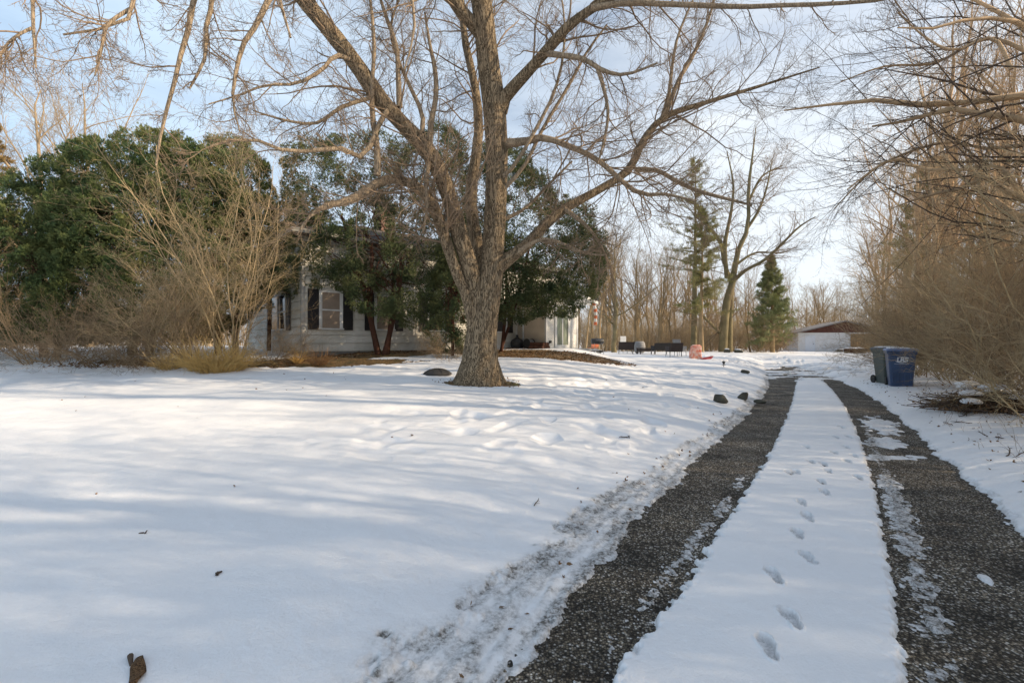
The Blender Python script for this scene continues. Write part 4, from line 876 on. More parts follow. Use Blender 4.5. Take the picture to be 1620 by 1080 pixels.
# thin woodland trunks behind the patio
rng = np.random.RandomState(77)
for i, (px, D, k, s) in enumerate(((925, 40, 1, .8), (934, 47, 2, 1.1), (946, 39, 1, .85), (958, 50, 0, .95), (985, 52, 1, .9), (1000, 45, 2, 1.15), (1010, 55, 0, .9), (1018, 42, 1, .75), (1030, 57, 2, 1.2), (1041, 44, 1, .85), (1053, 52, 0, .8), (1066, 47, 2, 1.2), (1078, 58, 1, .9), (1126, 50, 2, .9), (1132, 60, 0, .9), (1172, 62, 1, .9), (1188, 48, 2, .95), (1205, 66, 0, .9), (1248, 70, 1, .9), (1275, 75, 0, .9), (1300, 72, 3, .75), (1330, 80, 0, .9), (900, 48, 0, 1), (915, 60, 3, .8), (1100, 65, 0, 1), (1155, 70, 3, .8), (880, 55, 1, 1.1), (1240, 85, 0, .9), (938, 55, 0, 1.25), (965, 58, 3, 1.0), (992, 60, 1, 1.25), (1025, 50, 0, 1.05), (1048, 62, 3, 1.0), (1070, 64, 0, 1.3), (1085, 56, 2, 1.3), (1118, 58, 0, 1.1), (1140, 66, 1, 1.3), (1180, 70, 0, 1.2), (1200, 58, 1, .8), (1230, 74, 3, .9), (1262, 80, 1, 1.0), (1290, 84, 3, .9), (1315, 78, 1, 1.0), (950, 64, 1, 1.4), (1010, 68, 3, 1.1), (1095, 72, 3, 1.1))):
    p = at(px, 560, D); tree('woodland_tree', k, p.x, p.y, 'thin leafless tree in the wood '+WHERE(px), 'bare trees of the wood '+WHERE(px), rz=rng.rand()*6, sc=s*(.85+.2*rng.rand()), mt=M_FARB, mc=M_FARB)
p = at(972, 557, 41); tree('mossy_tree', 3, p.x, p.y, 'thick greenish trunk of a leafless tree behind the grill', rz=1.4, sc=.85, mt=M_GREENB, mc=M_FARB)
# big twin-trunked tree, limbs laid by hand
def manual_tree(name, label, base, limbs, mt, mc, seed, n1=(9, 6, 5), l=(2.2, -.45, -.5), group=None, rmin=.0075, up=.05, trunks=1, ang=.75, sides=10):
    rng = np.random.RandomState(seed); r = empty(name, base, label=label, cat='tree', group=group); o = np.array(base)
    gs = []
    for L_ in limbs:
        a = resample([[*P3(x, y, D), w/2/720*D] for x, y, D, w in L_], 14); gs.append((a[None, :, :3]-o, a[None, :, 3]))
    t = Wood(); [t.add(g[0], g[1], sides if i < trunks+3 else 7) for i, g in enumerate(gs)]; link('trunk', t.mesh('trunk'), mt, r)
    c = Wood(); A = cat(*gs); q = grow(A, n1[0], .2, 1, l[0], ang, rng, 8, up=up, wig=.12, rf=.4, tip=.3, rmin=rmin, rmax=.04); c.add(*q, 4)
    q = grow(q, n1[1], .1, 1, l[1], .65, rng, 6, up=up, wig=.14, rf=.5, tip=.4, rmin=rmin*.6, rmax=.014); c.add(*q, 3)
    q = grow(q, n1[2], .1, 1, l[2], .65, rng, 4, up=up, wig=.16, rf=.6, tip=.5, rmin=rmin*.5, rmax=.007); c.add(*q, 3)
    link('crown', c.mesh('crown'), mc, r); return r
p = at(1148, 557, 43)
manual_tree('twin_trunk_tree', 'tall leafless tree with two close trunks left of the small conical pine', tuple(p), [
    [(1143, 562, 43, 13), (1147, 500, 43, 12), (1152, 467, 43, 11), (1163, 433, 43, 9), (1163, 407, 43, 8), (1183, 360, 43, 6), (1184, 300, 43, 5), (1190, 250, 43, 3), (1196, 200, 43, 1)],
    [(1154, 562, 43.6, 9), (1155, 500, 43.6, 8), (1157, 450, 43.6, 7), (1146, 417, 43.6, 6), (1140, 383, 43.6, 6), (1118, 355, 43.6, 4), (1100, 320, 43.6, 2)],
    [(1150, 440, 43.5, 7), (1147, 387, 43.6, 6), (1157, 333, 43.6, 4.5), (1160, 290, 43.6, 3), (1150, 240, 43.6, 1.5)],
    [(1160, 445, 43, 7), (1180, 427, 42.6, 5.5), (1207, 413, 42.3, 5), (1233, 390, 42, 4), (1263, 360, 41.7, 3), (1290, 343, 41.5, 1.5)],
    [(1183, 360, 43, 5), (1200, 333, 42.8, 4), (1213, 297, 42.5, 2.5), (1222, 250, 42.3, 1.5)],
    [(1152, 480, 43, 6), (1137, 525, 43, 5), (1137, 524, 43, 5), (1110, 497, 42.6, 4), (1096, 470, 42.5, 2)],
    [(1163, 420, 43, 5), (1195, 400, 43, 3), (1235, 400, 43, 2), (1250, 395, 43, 1)],
    [(1184, 320, 43, 4), (1205, 280, 43.5, 3), (1238, 262, 44, 1.5)]], M_GREENB, M_TWIG, 5, (15, 8, 6), (3.6, -.5, -.55), rmin=.013)
# conifers
def conifer(name, label, px, D, top_py, r_px, base_py, seed, m, bark, droop=-.15, dens=1.0, sparse=0, trunk_px=8, cat_='pine', x=None, size=.2, shape=1.0, nn=6):
    rng = np.random.RandomState(seed); p = at(px, 558, D); h = EYE+(540-top_py)/720*D-p.z; hb = max(EYE+(540-base_py)/720*D-p.z, .2); rad = r_px/720*D
    r = empty(name, tuple(p), label=label, cat=cat_)
    K = 14; z = np.linspace(-.2, h, K); P = np.stack([np.cumsum(rng.randn(K))*.03, np.cumsum(rng.randn(K))*.03, z], -1); R = trunk_px/2/720*D*np.linspace(1, .06, K)
    nb = int(150*dens); t = (np.arange(nb)+rng.rand(nb))/nb; t = t**.9; zz = hb+(h-hb)*t; prof = (1-t)**shape*(.75+.5*rng.rand(nb))+.04
    if sparse: prof *= (.45+.9*(rng.rand(nb) > sparse))
    a = rng.rand(nb)*2*PI; L_ = rad*prof; Kb = 8; Q = np.empty((nb, Kb, 3)); Q[:, 0] = np.stack([np.interp(zz, z, P[:, 0]), np.interp(zz, z, P[:, 1]), zz], -1)
    d = unit(np.stack([np.cos(a), np.sin(a), .15+.5*t+0*a], -1))
    for j in range(1, Kb): Q[:, j] = Q[:, j-1]+d*(L_/(Kb-1))[:, None]; d = unit(d+.07*rng.randn(nb, 3)+np.array([0, 0, droop/3 if j < 5 else .12]))
    RQ = np.clip(L_*.012, .008, .04)[:, None]*np.linspace(1, .3, Kb)[None]
    s2 = grow((Q, RQ), 7, .2, 1, -.36, .75, rng, 5, up=0, wig=.1, rf=.5, rmin=.005, rmax=.01, flat=.7)
    w = Wood(); w.add(P[None], R[None], 10); w.add(Q, RQ, 4); w.add(*s2, 3); link('trunk', w.mesh('trunk'), bark, r)
    def pts(b, n): 
        P_, _ = b; tt = .15+.85*rng.rand(len(P_), n); ti = tt*(P_.shape[1]-1); k = np.minimum(ti.astype(int), P_.shape[1]-2); f = (ti-k)[..., None]; i = np.arange(len(P_))[:, None]
        c = P_[i, k]*(1-f)+P_[i, k+1]*f; dd = unit(P_[i, k+1]-P_[i, k]); return c.reshape(-1, 3), dd.reshape(-1, 3)
    c1, d1 = pts((Q, RQ), 10); c2, d2 = pts(s2, nn); c = np.vstack([c1, c2]); dd = np.vstack([d1, d2])+.5*rng.randn(len(c), 3)+np.array([0, 0, .15])
    foliage_obj('crown', c, dd, size, rng, 'needle', m, r); return r
conifer('small_pine', 'dense conical green pine standing left of the white garage', 1222, 45, 408, 35, 545, 41, M_SPRUCE, M_FARB, dens=1.0, size=.34, shape=.8, trunk_px=7)
conifer('tall_pine', 'tall thin pine with sparse olive needles behind the patio chairs', 1097, 43, 258, 50, 440, 42, M_PINE, M_GREENB, droop=-.05, dens=.55, sparse=.5, trunk_px=10, size=.24, shape=.55, nn=4)
conifer('tall_pine', 'slim pine trunk with low olive branches directly right of the tallest pine', 1110, 41, 330, 34, 500, 43, M_PINE, M_FARB, droop=-.05, dens=.5, sparse=.5, trunk_px=8, size=.34, shape=.5)
conifer('tall_pine', 'dark conifer half hidden in the twigs of the right-hand thicket', 1478, 24, 255, 55, 440, 45, M_PINE, M_FARB, droop=-.1, dens=.6, sparse=.3, trunk_px=9, size=.26, shape=.7)
conifer('golden_spruce', 'golden brown conifer at the far left edge behind the arborvitae', -6, 25, 195, 46, 540, 44, M_LARCH, M_FARB, dens=1.0, size=.22, shape=.6, trunk_px=10)
# ================================================================ right-hand thicket
rng = np.random.RandomState(99)
n = 0
TH = []
def edge_x(y): return max(float(xd(y))+1.1, .757*y+2.0*float(sm(8, 14, y))+1.8*float(sm(28, 36, y)))
for row, (q0, y0, st) in enumerate(((.9, 7.2, 1.7), (2.8, 6.6, 2.1), (5.2, 4.2, 2.5), (8.2, 1.2, 3.2), (11.5, 8, 4.5))):
    y = y0
    while y < 56:
        yy = y+rng.uniform(-.5, .5); x = edge_x(yy)+q0+rng.uniform(-.4, .5)
        y += st*(1+.02*yy)
        if row == 0 and yy < 10.6: x += .55
        if row == 0 and (abs(yy-8.9) < 1.0): continue
        if row == 0 and abs(yy-13.6) < 1.4: x += 1.2
        if row == 4 and yy < 16: continue
        if row == 0 and 10.2 < yy < 13.2: continue
        TH.append((x, yy, row))
for i, (x, y, row) in enumerate(TH):
    me = (SH_B, SH_D, SH_A, SH_D)[(i+row) % 4] if row else (SH_B, SH_C, SH_B, SH_D)[i % 4]
    s = (.95, 1.2, 1.35, 1.4, 1.5)[row]*(.85+.3*rng.rand())
    if me is SH_C: s *= 1.35
    if me is SH_A: s *= .9
    near = 'before the bins' if y < 12.5 else ('beyond the bins' if y < 26 else 'near the garage'); deep = ('low leafless brown shrub at the edge of the thicket', 'leafless brown shrub in the second rank of the thicket', 'tall leafless shrub deep in the thicket', 'tall leafless shrub deep in the thicket', 'tall leafless shrub at the back of the thicket')[row]
    shrub('thicket_shrub', me, M_BRUSH, x, y, deep+' '+near, 'shrubs of the thicket: '+deep[:12]+' '+near, rz=rng.rand()*6, sc=s)
p = at(1600, 700, 7.0); shrub('thicket_shrub', SH_F, M_TAN, p.x+.55, p.y, 'pale arching bare shrub at the right edge in front of the thicket', rz=1.0, sc=.8)
p = at(1625, 640, 8.2); shrub('thicket_shrub', SH_F, M_TAN, p.x+.2, p.y, 'pale arching bare shrub growing behind the brush pile', rz=3.0, sc=1.1)
for i, (x, y, k, s) in enumerate(((13.2, 11.5, 2, 1.0), (16, 15.0, 1, .85), (20, 22.5, 0, .9), (23.5, 28, 2, 1.2), (27.5, 33, 1, .9), (19.5, 18, 3, .75), (15, 9, 1, .9), (32, 39.5, 0, .8), (36.5, 45, 2, 1.1), (42, 52, 1, .8), (24, 23, 0, 1.1), (31, 34, 3, .75), (17, 12.5, 2, 1.2), (40, 46, 3, .7), (26, 25, 1, 1.1), (35, 37, 1, 1.1), (21, 15, 0, 1.0), (30, 28, 0, 1.1), (12.2, 10.2, 0, 1.0), (14.5, 12.6, 1, 1.05), (18.5, 19.5, 0, 1.2), (27.5, 31.5, 0, 1.15), (16.5, 17.6, 2, 1.1), (22, 24.5, 1, 1.1), (13.8, 15.8, 2, .7))):
    tree('thicket_tree', k, x, y, 'leafless brown tree rising out of the thicket '+('beyond the garage end' if y > 30 else 'beyond the bins' if y > 16 else 'before or above the bins'), 'trees of the right-hand thicket, '+('far' if y > 30 else 'middle' if y > 16 else 'near'), rz=rng.rand()*6, sc=s*1.15, mt=M_BRUSH, mc=M_BRUSH)
for i, (x, y, s) in enumerate(((12.9, 13.0, .95), (14.1, 14.6, 1.05), (12.4, 11.9, .85), (14.6, 16.6, 1.1), (11.6, 11.0, .8), (10.7, 9.9, .8), (13.6, 12.4, 1.2))):
    shrub('thicket_shrub', (SH_B, SH_D)[i % 2], M_BRUSH, x, y, 'leafless brown shrub of the thicket directly behind the bins and brush pile', 'shrubs directly behind the bins', rz=rng.rand()*6, sc=s)
for i, (x, y, s) in enumerate(((8.6, 1.4, 1.4), (10.2, 3.6, 1.5), (8.8, -1.0, 1.5), (11.6, 1.2, 1.6), (7.6, -3.5, 1.3), (7.2, .2, .9), (9.6, 2.4, 1.4), (12.8, .4, 1.6), (11.5, -2.5, 1.4))):  # shrubs added out of view to block the sun from the left foreground
    shrub('thicket_shrub', (SH_A, SH_D)[i % 2], M_BRUSH, x, y, 'leafless brown shrub added unseen beyond the right edge to shade the foreground', 'shade shrubs added beyond the right edge', rz=rng.rand()*6, sc=s)
# trees beyond the right edge of the view, which shade the lawn
for i, (x, y, k, s) in enumerate(((14.5, 5.5, 0, 1.1), (16, 1.0, 3, .9), (13, -2.5, 2, 1.1), (22, 0, 1, 1.1))):
    tree('thicket_tree', k, x, y, 'leafless brown tree rising out of the thicket '+('beyond the garage end' if y > 30 else 'beyond the bins' if y > 16 else 'before or above the bins'), 'trees of the right-hand thicket, '+('far' if y > 30 else 'middle' if y > 16 else 'near'), rz=rng.rand()*6, sc=s*1.15, mt=M_BRUSH, mc=M_BRUSH)
manual_tree('overhanging_tree', 'leafless tree beyond the right edge whose dark crooked limbs overhang the driveway', (11.4, 8.3, gz(11.4, 8.3)), [
    [(1800, 640, 8.3, 34), (1795, 480, 8.3, 28), (1780, 330, 8.3, 26), (1740, 230, 8.3, 22), (1690, 165, 8.3, 17), (1650, 152, 8.4, 14), (1620, 151, 8.5, 12), (1580, 153, 8.6, 10), (1542, 160, 8.7, 9), (1510, 168, 8.8, 9), (1483, 175, 8.9, 10), (1430, 158, 9, 8), (1367, 160, 9.2, 6), (1310, 166, 9.4, 4), (1240, 175, 9.6, 2)],
    [(1785, 360, 8.3, 20), (1740, 270, 8.0, 15), (1680, 215, 7.9, 12), (1640, 196, 7.9, 11), (1600, 186, 8.0, 10), (1550, 180, 8.2, 9), (1500, 172, 8.5, 8), (1440, 190, 8.7, 5), (1380, 200, 8.9, 3)],
    [(1790, 430, 8.3, 18), (1720, 370, 8.0, 12), (1650, 330, 7.9, 10), (1620, 318, 7.9, 9), (1590, 300, 8.0, 8), (1558, 280, 8.1, 7), (1530, 290, 8.2, 6), (1508, 306, 8.3, 6), (1470, 308, 8.4, 4), (1410, 330, 8.5, 2)],
    [(1620, 318, 7.9, 8), (1580, 262, 8.3, 6), (1530, 268, 8.6, 5), (1458, 267, 9, 5), (1410, 252, 9.2, 4), (1340, 300, 9.5, 2)],
    [(1790, 300, 8.5, 18), (1700, 130, 9, 12), (1640, 60, 9.4, 8), (1580, 20, 9.8, 6), (1500, -20, 10, 3)],
    [(1795, 380, 8.3, 16), (1700, 120, 7.8, 10), (1620, 40, 7.4, 7), (1540, 30, 7.2, 5), (1480, 45, 7.1, 4), (1420, 44, 7.1, 2)],
    [(1620, 230, 8.2, 7), (1560, 235, 8.6, 5), (1500, 225, 9, 5), (1440, 240, 9.4, 4), (1380, 270, 9.7, 3), (1320, 330, 10, 1.5)],
    [(1640, 90, 9, 7), (1560, 60, 9.4, 5), (1480, 100, 9.7, 4), (1400, 105, 10, 3), (1330, 130, 10.3, 1.5)],
    [(1600, 110, 8.7, 6), (1570, 60, 8.9, 5), (1510, 80, 9.1, 4), (1465, 60, 9.3, 3), (1420, 20, 9.5, 2)]], M_BRUSH, M_TWIGD, 61, (14, 8, 6), (2.6, -.45, -.5), rmin=.0045, up=.05, trunks=1, ang=.7)
# the wood far behind, one mass
def far_wood():
    rng = np.random.RandomState(5); n = 2600; D = rng.uniform(58, 105, n); px = rng.uniform(-300, 1500, n); x = (px-810)/720*D
    K = 6; P = np.empty((n, K, 3)); P[:, 0] = np.stack([x, D, np.full(n, -.2)], -1); L_ = rng.uniform(3.5, 12, n)*(.6+.5*(D-62)/48); d = unit(np.stack([.25*rng.randn(n), .2*rng.randn(n), np.ones(n)], -1))
    for j in range(1, K): P[:, j] = P[:, j-1]+d*(L_/(K-1))[:, None]; d = unit(d+.1*rng.randn(n, 3))
    R = np.full((n, 1), .05)*np.linspace(1, .3, K)[None]; w = Wood(); w.add(P, R, 4)
    q = grow((P, R), 8, .15, 1, -.5, .7, rng, 5, up=.08, wig=.15, rf=.4, rmin=.012, rmax=.02); w.add(*q, 3)
    q = grow(q, 6, .1, 1, -.6, .7, rng, 4, up=.05, wig=.15, rf=.6, rmin=.008, rmax=.012); w.add(*q, 3)
    o = link('distant_wood', w.mesh('distant_wood'), M_FARB); tag(o, kind='stuff', label='tan leafless wood on the horizon', cat='wood')
far_wood()
rng = np.random.RandomState(123)
for i in range(46):
    px = rng.uniform(885, 1262) if i < 38 else rng.uniform(1262, 1420); D = rng.uniform(44, 60) if i < 38 else rng.uniform(66, 78)
    p = at(px, 560, D); shrub('undergrowth_shrub', (SH_B, SH_D, SH_C)[i % 3], M_TAN if i % 3 else M_FARB, p.x, p.y, 'leafless tan bush in the undergrowth '+WHERE(px), 'tan bushes of the undergrowth '+WHERE(px), rz=rng.rand()*6, sc=rng.uniform(.8, 1.15)*(1.4 if i % 3 == 2 else 1))
# ================================================================ things standing about
def rounded_ring(hx, hy, z, r, n=5, oy=0):
    pts = []
    for cx, cy, a0 in ((hx-r, hy-r, 0), (-hx+r, hy-r, 90), (-hx+r, -hy+r, 180), (hx-r, -hy+r, 270)):
        for k in range(n+1): a = math.radians(a0+90*k/n); pts.append((cx+r*math.cos(a), cy+r*math.sin(a)+oy, z))
    return pts
def text_mesh(name, s, size, M, mt, parent, shear=.25, depth=.003):
    cu = bpy.data.curves.new(name, 'FONT'); cu.body = s; cu.size = size; cu.shear = shear*.5; cu.extrude = depth; cu.align_x = 'CENTER'; cu.align_y = 'CENTER'; cu.offset = .006; cu.space_character = .9
    o = bpy.data.objects.new(name, cu); COL.objects.link(o); bpy.context.view_layer.update()
    dg = bpy.context.evaluated_depsgraph_get(); me = bpy.data.meshes.new_from_object(o.evaluated_get(dg)); bpy.data.objects.remove(o)
    me.transform(M); return link(name, me, mt, parent)
def wheelie_bin(name, label, loc, rz, body, lidm, logo=False, s=1):
    r = empty(name, loc, rz, label=label, cat='wheelie bin', group='wheelie bins beside the driveway')
    m = MB(); H = 1.0*s
    m.loft([rounded_ring(.245, .27, .03, .06), rounded_ring(.25, .28, .1, .06), rounded_ring(.31, .36, H-.13, .06, oy=.0), rounded_ring(.315, .365, H-.12, .06), rounded_ring(.315, .365, H-.1, .06)])
    m.loft([rounded_ring(.335, .385, H-.10, .06), rounded_ring(.345, .395, H-.02, .06)])
    for x in (-.2, -.07, .07, .2): m.box((x-.015, -.335, .14), (x+.015, -.285, .42), Matrix.Translation((0, .0, 0)) @ Matrix.Rotation(math.radians(0), 4, 'X'))
    m.build('body', body, r, bevel=.004)
    m = MB(); m.loft([rounded_ring(.355, .42, H-.019, .07), rounded_ring(.36, .425, H+.005, .07), rounded_ring(.33, .38, H+.045, .08), rounded_ring(.2, .24, H+.065, .08)])
    m.box((-.3, .36, H-.03), (.3, .47, H+.01)); m.build('lid', lidm, r, bevel=.004)
    m = MB(); m.loft([rounded_ring(.30, .34, H+.05, .1), rounded_ring(.27, .31, H+.072, .1), rounded_ring(.15, .18, H+.08, .08)]); m.build('snow_cap', M_SNOWCAP, r, smooth=True)
    for x in (-.3, .27):
        m = MB(Matrix.Translation((x, .34, .13)) @ Matrix.Rotation(PI/2, 4, 'Y')); m.lathe([(.0, -.0), (.12, 0), (.13, .01), (.13, .045), (.12, .055), (0, .055)], 20, cap=False); m.build('wheel', M_TYRE, r)
    m = MB(); m.tube([(-.28, .4, H-.1), (-.28, .47, H-.08), (.28, .47, H-.08), (.28, .4, H-.1)], .016, 8); m.build('handle', body, r)
    if logo:
        # front face leans outward: put the mark on it
        zc = H-.27; yc = -(.28+.08*(zc-.1)/(H-.23))-.004; R_ = Matrix.Translation((0, yc, zc)) @ Matrix.Rotation(PI/2+math.atan2(.08, H-.23), 4, 'X')
        wm_ = mat('white_print', (.75, .77, .8), .5)
        lg = text_mesh('logo_lettering', 'LRS', .17, R_, wm_, r)
        def arc(a0, a1, rx, ry, w, cx=0, cy=0):
            m = MB(R_); N_ = 14; up_, dn = [], []
            for k in range(N_+1):
                a = math.radians(a0+(a1-a0)*k/N_); t = math.sin(PI*k/N_)*w/2+.002; up_.append((cx+rx*math.cos(a), cy+ry*math.sin(a)+t, .001)); dn.append((cx+rx*math.cos(a), cy+ry*math.sin(a)-t, .001))
            for k in range(N_): m.add([dn[k], dn[k+1], up_[k+1], up_[k]], [(0, 1, 2, 3)])
            return m
        arc(20, 150, .15, .075, .014, .02, .005).build('logo_swoosh', wm_, r)
        arc(200, 320, .15, .075, .014, -.01, -.0).build('logo_swoosh', wm_, r)
        m = MB(R_); m.box((-.17, -.115, 0), (.14, -.108, .002)); m.build('logo_underline', wm_, r)
    return r
M_TYRE = mat('black_rubber', (.02, .02, .02), .8)
M_BLUE = mat('faded_blue_plastic', (.045, .085, .18), .4, .3, 3, bump=.001, bscale=40)
M_BLUEL = mat('blue_lid_plastic', (.15, .24, .46), .35, .2, 3)
M_GRN = mat('grey_green_plastic', (.06, .08, .07), .5, .25, 3)
M_GRNL = mat('dark_grey_lid', (.07, .08, .085), .5, .25, 3)
z_ = lambda x, y: gz(x, y)-.03
b = at(1424, 609, 13.1); wheelie_bin('wheelie_bin', 'blue wheelie bin with white LRS logo beside the driveway', (b.x, b.y, z_(b.x, b.y)), -.58, M_BLUE, M_BLUEL, True, 1.06)
b = at(1407, 600, 14.0); wheelie_bin('wheelie_bin', 'grey green wheelie bin half hidden behind the blue bin', (b.x, b.y, z_(b.x, b.y)), -.25, M_GRN, M_GRNL, False, 1.08)
# ---- patio furniture
M_WICK = mat('dark_brown_wicker', (.035, .022, .017), .7, .3, 20, bump=.004, bscale=60)
M_WICK2 = mat('black_wicker', (.016, .014, .014), .7, .3, 20, bump=.004, bscale=60)
M_STEEL = mat('dull_metal', (.3, .3, .3), .4, .2, 5, metal=.8)
M_DARKM = mat('dark_metal', (.03, .03, .03), .5)
M_GREYF = mat('grey_woven_cover', (.28, .27, .26), .9, .2, 12, bump=.003, bscale=50)
M_CREAM = mat('cream_cushion', (.55, .50, .42), .9, .12, 4)
def wicker_chair(label, px, py, D, rz, w=.62, m=M_WICK, h=.85, cushion=None, d=.6):
    p = at(px, py, D); r = empty('wicker_chair', tuple(p-Vector((0, 0, .02))), rz, label=label, cat='chair', group='patio chairs')
    s = MB(); s.box((-w/2+.05, -d/2, .30), (w/2-.05, d/2-.05, .42)); s.build('seat', m, r, bevel=.02)
    s = MB(); s.add([(-w/2, d/2-.08, .30), (w/2, d/2-.08, .30), (w/2, d/2+.06, h), (-w/2, d/2+.06, h), (-w/2, d/2, .30), (w/2, d/2, .30), (w/2, d/2+.13, h), (-w/2, d/2+.13, h)], [(3, 2, 1, 0), (4, 5, 6, 7), (0, 1, 5, 4), (1, 2, 6, 5), (2, 3, 7, 6), (3, 0, 4, 7)]); s.build('backrest', m, r, bevel=.015)
    for sx in (-1, 1):
        s = MB(); x = sx*(w/2-.03); s.box((x-.04, -d/2, .30), (x+.04, d/2-.07, .60)); s.build('armrest', m, r, bevel=.015)
        for y in (-d/2+.04, d/2-.06):
            s = MB(); s.tube([(x, y, .31), (x*1.04, y*1.05, .0)], .018, 6); s.build('leg', M_STEEL, r)
    if cushion: s = MB(); s.box((-w/2+.1, -d/2+.02, .421), (w/2-.1, d/2-.1, .50)); s.build('cushion', cushion, r, bevel=.02)
    return r
wicker_chair('dark brown wicker patio chair farthest left, seen from behind, next to a white panel', 990, 561, 31, PI-.2, .95, h=.84)
wicker_chair('black wicker patio chair with cream cushion directly right of the leftmost one', 1001, 561, 32.5, PI+.5, .6, M_WICK2, .86, M_CREAM)
wicker_chair('wide black wicker patio seat in the middle of the set with its back to us', 1045, 563, 29.5, PI+.05, 1.05, M_WICK2, .78)
wicker_chair('nearest brown wicker patio chair, square back facing the driveway', 1066, 567, 25.5, PI+.12, .72, M_WICK, .80)
wicker_chair('grey slatted patio chair leaning back behind the nearest brown one', 1076, 563, 27.0, PI-.9, .5, M_GREYF, 1.0)
p = at(1022, 562, 30.5); r = empty('patio_table', tuple(p), .1, label='low dark rectangular patio table among the wicker chairs', cat='table')
m = MB(); m.box((-.55, -.35, .36), (.55, .35, .42)); m.build('table_top', M_WICK, r, bevel=.01)
for x in (-.5, .5):
    for y in (-.3, .3): m = MB(); m.box((x-.03, y-.03, -.02), (x+.03, y+.03, .36)); m.build('leg', M_WICK, r)
m = MB(); m.box((-.5, -.3, .20), (.5, .3, .34)); m.build('apron', M_WICK, r)
p = at(1012, 561, 32); r = empty('round_chair', tuple(p), PI, label='grey rounded tub chair behind the low dark patio table', cat='chair')
m = MB(); rings = []
for z, k in ((.08, .8), (.3, 1), (.55, 1.02), (.78, .9), (.86, .6)): rings.append([(.38*k*math.cos(a), .34*k*math.sin(a), z*(1 if math.sin(a) > -.2 else .62)) for a in np.arange(18)*2*PI/18])
m.loft(rings); m.build('shell', M_GREYF, r, smooth=True)
for a in (.8, 2.3, 3.9, 5.5): m = MB(); m.tube([(.25*math.cos(a), .22*math.sin(a), .1), (.3*math.cos(a), .27*math.sin(a), -.02)], .018, 6); m.build('leg', M_DARKM, r)
p = at(986, 560, 34); r = empty('white_board', tuple(p), .1, label='white square board standing behind the leftmost wicker chair', cat='board')
m = MB(); m.box((-.22, 0, .85), (.22, .03, 1.28)); m.build('board', M_TRIM, r, bevel=.01)
m = MB(); m.tube([(0, .045, -.05), (0, .045, 1.2)], .015, 6); m.build('post', M_STEEL, r)
# grill
p = at(945, 565, 27); r = empty('charcoal_grill', tuple(p), .2, label='black barrel charcoal grill on thin wheeled legs near the house wing', cat='grill')
m = MB(Matrix.Translation((0, 0, .78)) @ Matrix.Rotation(PI/2, 4, 'Y')); m.lathe([(0, -.36), (.15, -.36), (.17, -.33), (.17, .33), (.15, .36), (0, .36)], 20, cap=False); bd = m.build('barrel', M_DARKM, r, smooth=True)
m = MB(); m.tube([(-.18, -.2, .84), (-.18, -.24, .84), (.18, -.24, .84), (.18, -.2, .84)], .012, 6); m.build('handle', M_STEEL, bd)
for x, y in ((-.28, -.2), (-.28, .2), (.28, -.2), (.28, .2)): m = MB(); m.tube([(x*.8, y*.6, .70), (x*1.1, y*1.2, .0)], .013, 6); m.build('leg', M_STEEL, r)
m = MB(); m.box((-.36, -.22, .22), (.36, .22, .25)); m.build('shelf', M_DARKM, r)
for y in (-.26, .24): m = MB(Matrix.Translation((-.32, y, .08)) @ Matrix.Rotation(PI/2, 4, 'X')); m.lathe([(0, -.02), (.09, -.02), (.09, .02), (0, .02)], 16, cap=False); m.build('wheel', M_TYRE, r)
M_ORNG = mat('faded_orange_cloth', (.62, .17, .07), .85, .2, 6)
p = at(938, 562, 29.5); r = empty('orange_chair', tuple(p), PI+.5, label='small orange folding chair half hidden behind the black grill', cat='chair')
m = MB(); m.box((-.28, -.22, .38), (.28, .2, .41)); m.build('seat', M_ORNG, r); m = MB(); m.box((-.28, .2, .45), (.28, .23, .80)); m.build('backrest', M_ORNG, r)
for x in (-.27, .27):
    m = MB(); m.tube([(x, -.25, 0), (x, .22, .6), (x, .24, .82)], .012, 6); m.build('leg', M_STEEL, r)
    m = MB(); m.tube([(x*1.03, .25, 0), (x*1.03, -.22, .42)], .012, 6); m.build('leg', M_STEEL, r)
p = at(948, 566, 27.4); r = empty('white_bucket', tuple(p+Vector((-.1, -.55, 0))), 0, label='white plastic bucket on the snow under the black grill', cat='bucket')
m = MB(); m.lathe([(.11, 0), (.14, .3), (.148, .3), (.148, .32), (.13, .32), (.10, .03)], 18); m.build('body', M_TRIM, r, smooth=True); m = MB(); m.tube([(-.145, 0, .29), (-.1, -.06, .2), (0, -.1, .16), (.1, -.06, .2), (.145, 0, .29)], .005, 5); m.build('handle', M_STEEL, r)
p = at(930, 562, 26.5); r = empty('wooden_pallet', tuple(p), .1, label='flat snowy wooden pallet beside the grill at the house wing', cat='pallet')
m = MB(); [m.box((-.8, -.4+k*.16, .10), (.8, -.29+k*.16, .13)) for k in range(6)]; [m.box((k, -.4, 0), (k+.08, .5, .10)) for k in (-.8, -.04, .72)]; m.build('slats', mat('grey_boards', (.2, .18, .16), .9, .3, 5), r)
m = MB(); m.box((-.75, -.38, .131), (.6, .5, .17)); m.build('snow_cap', M_SNOWCAP, r, bevel=.015)
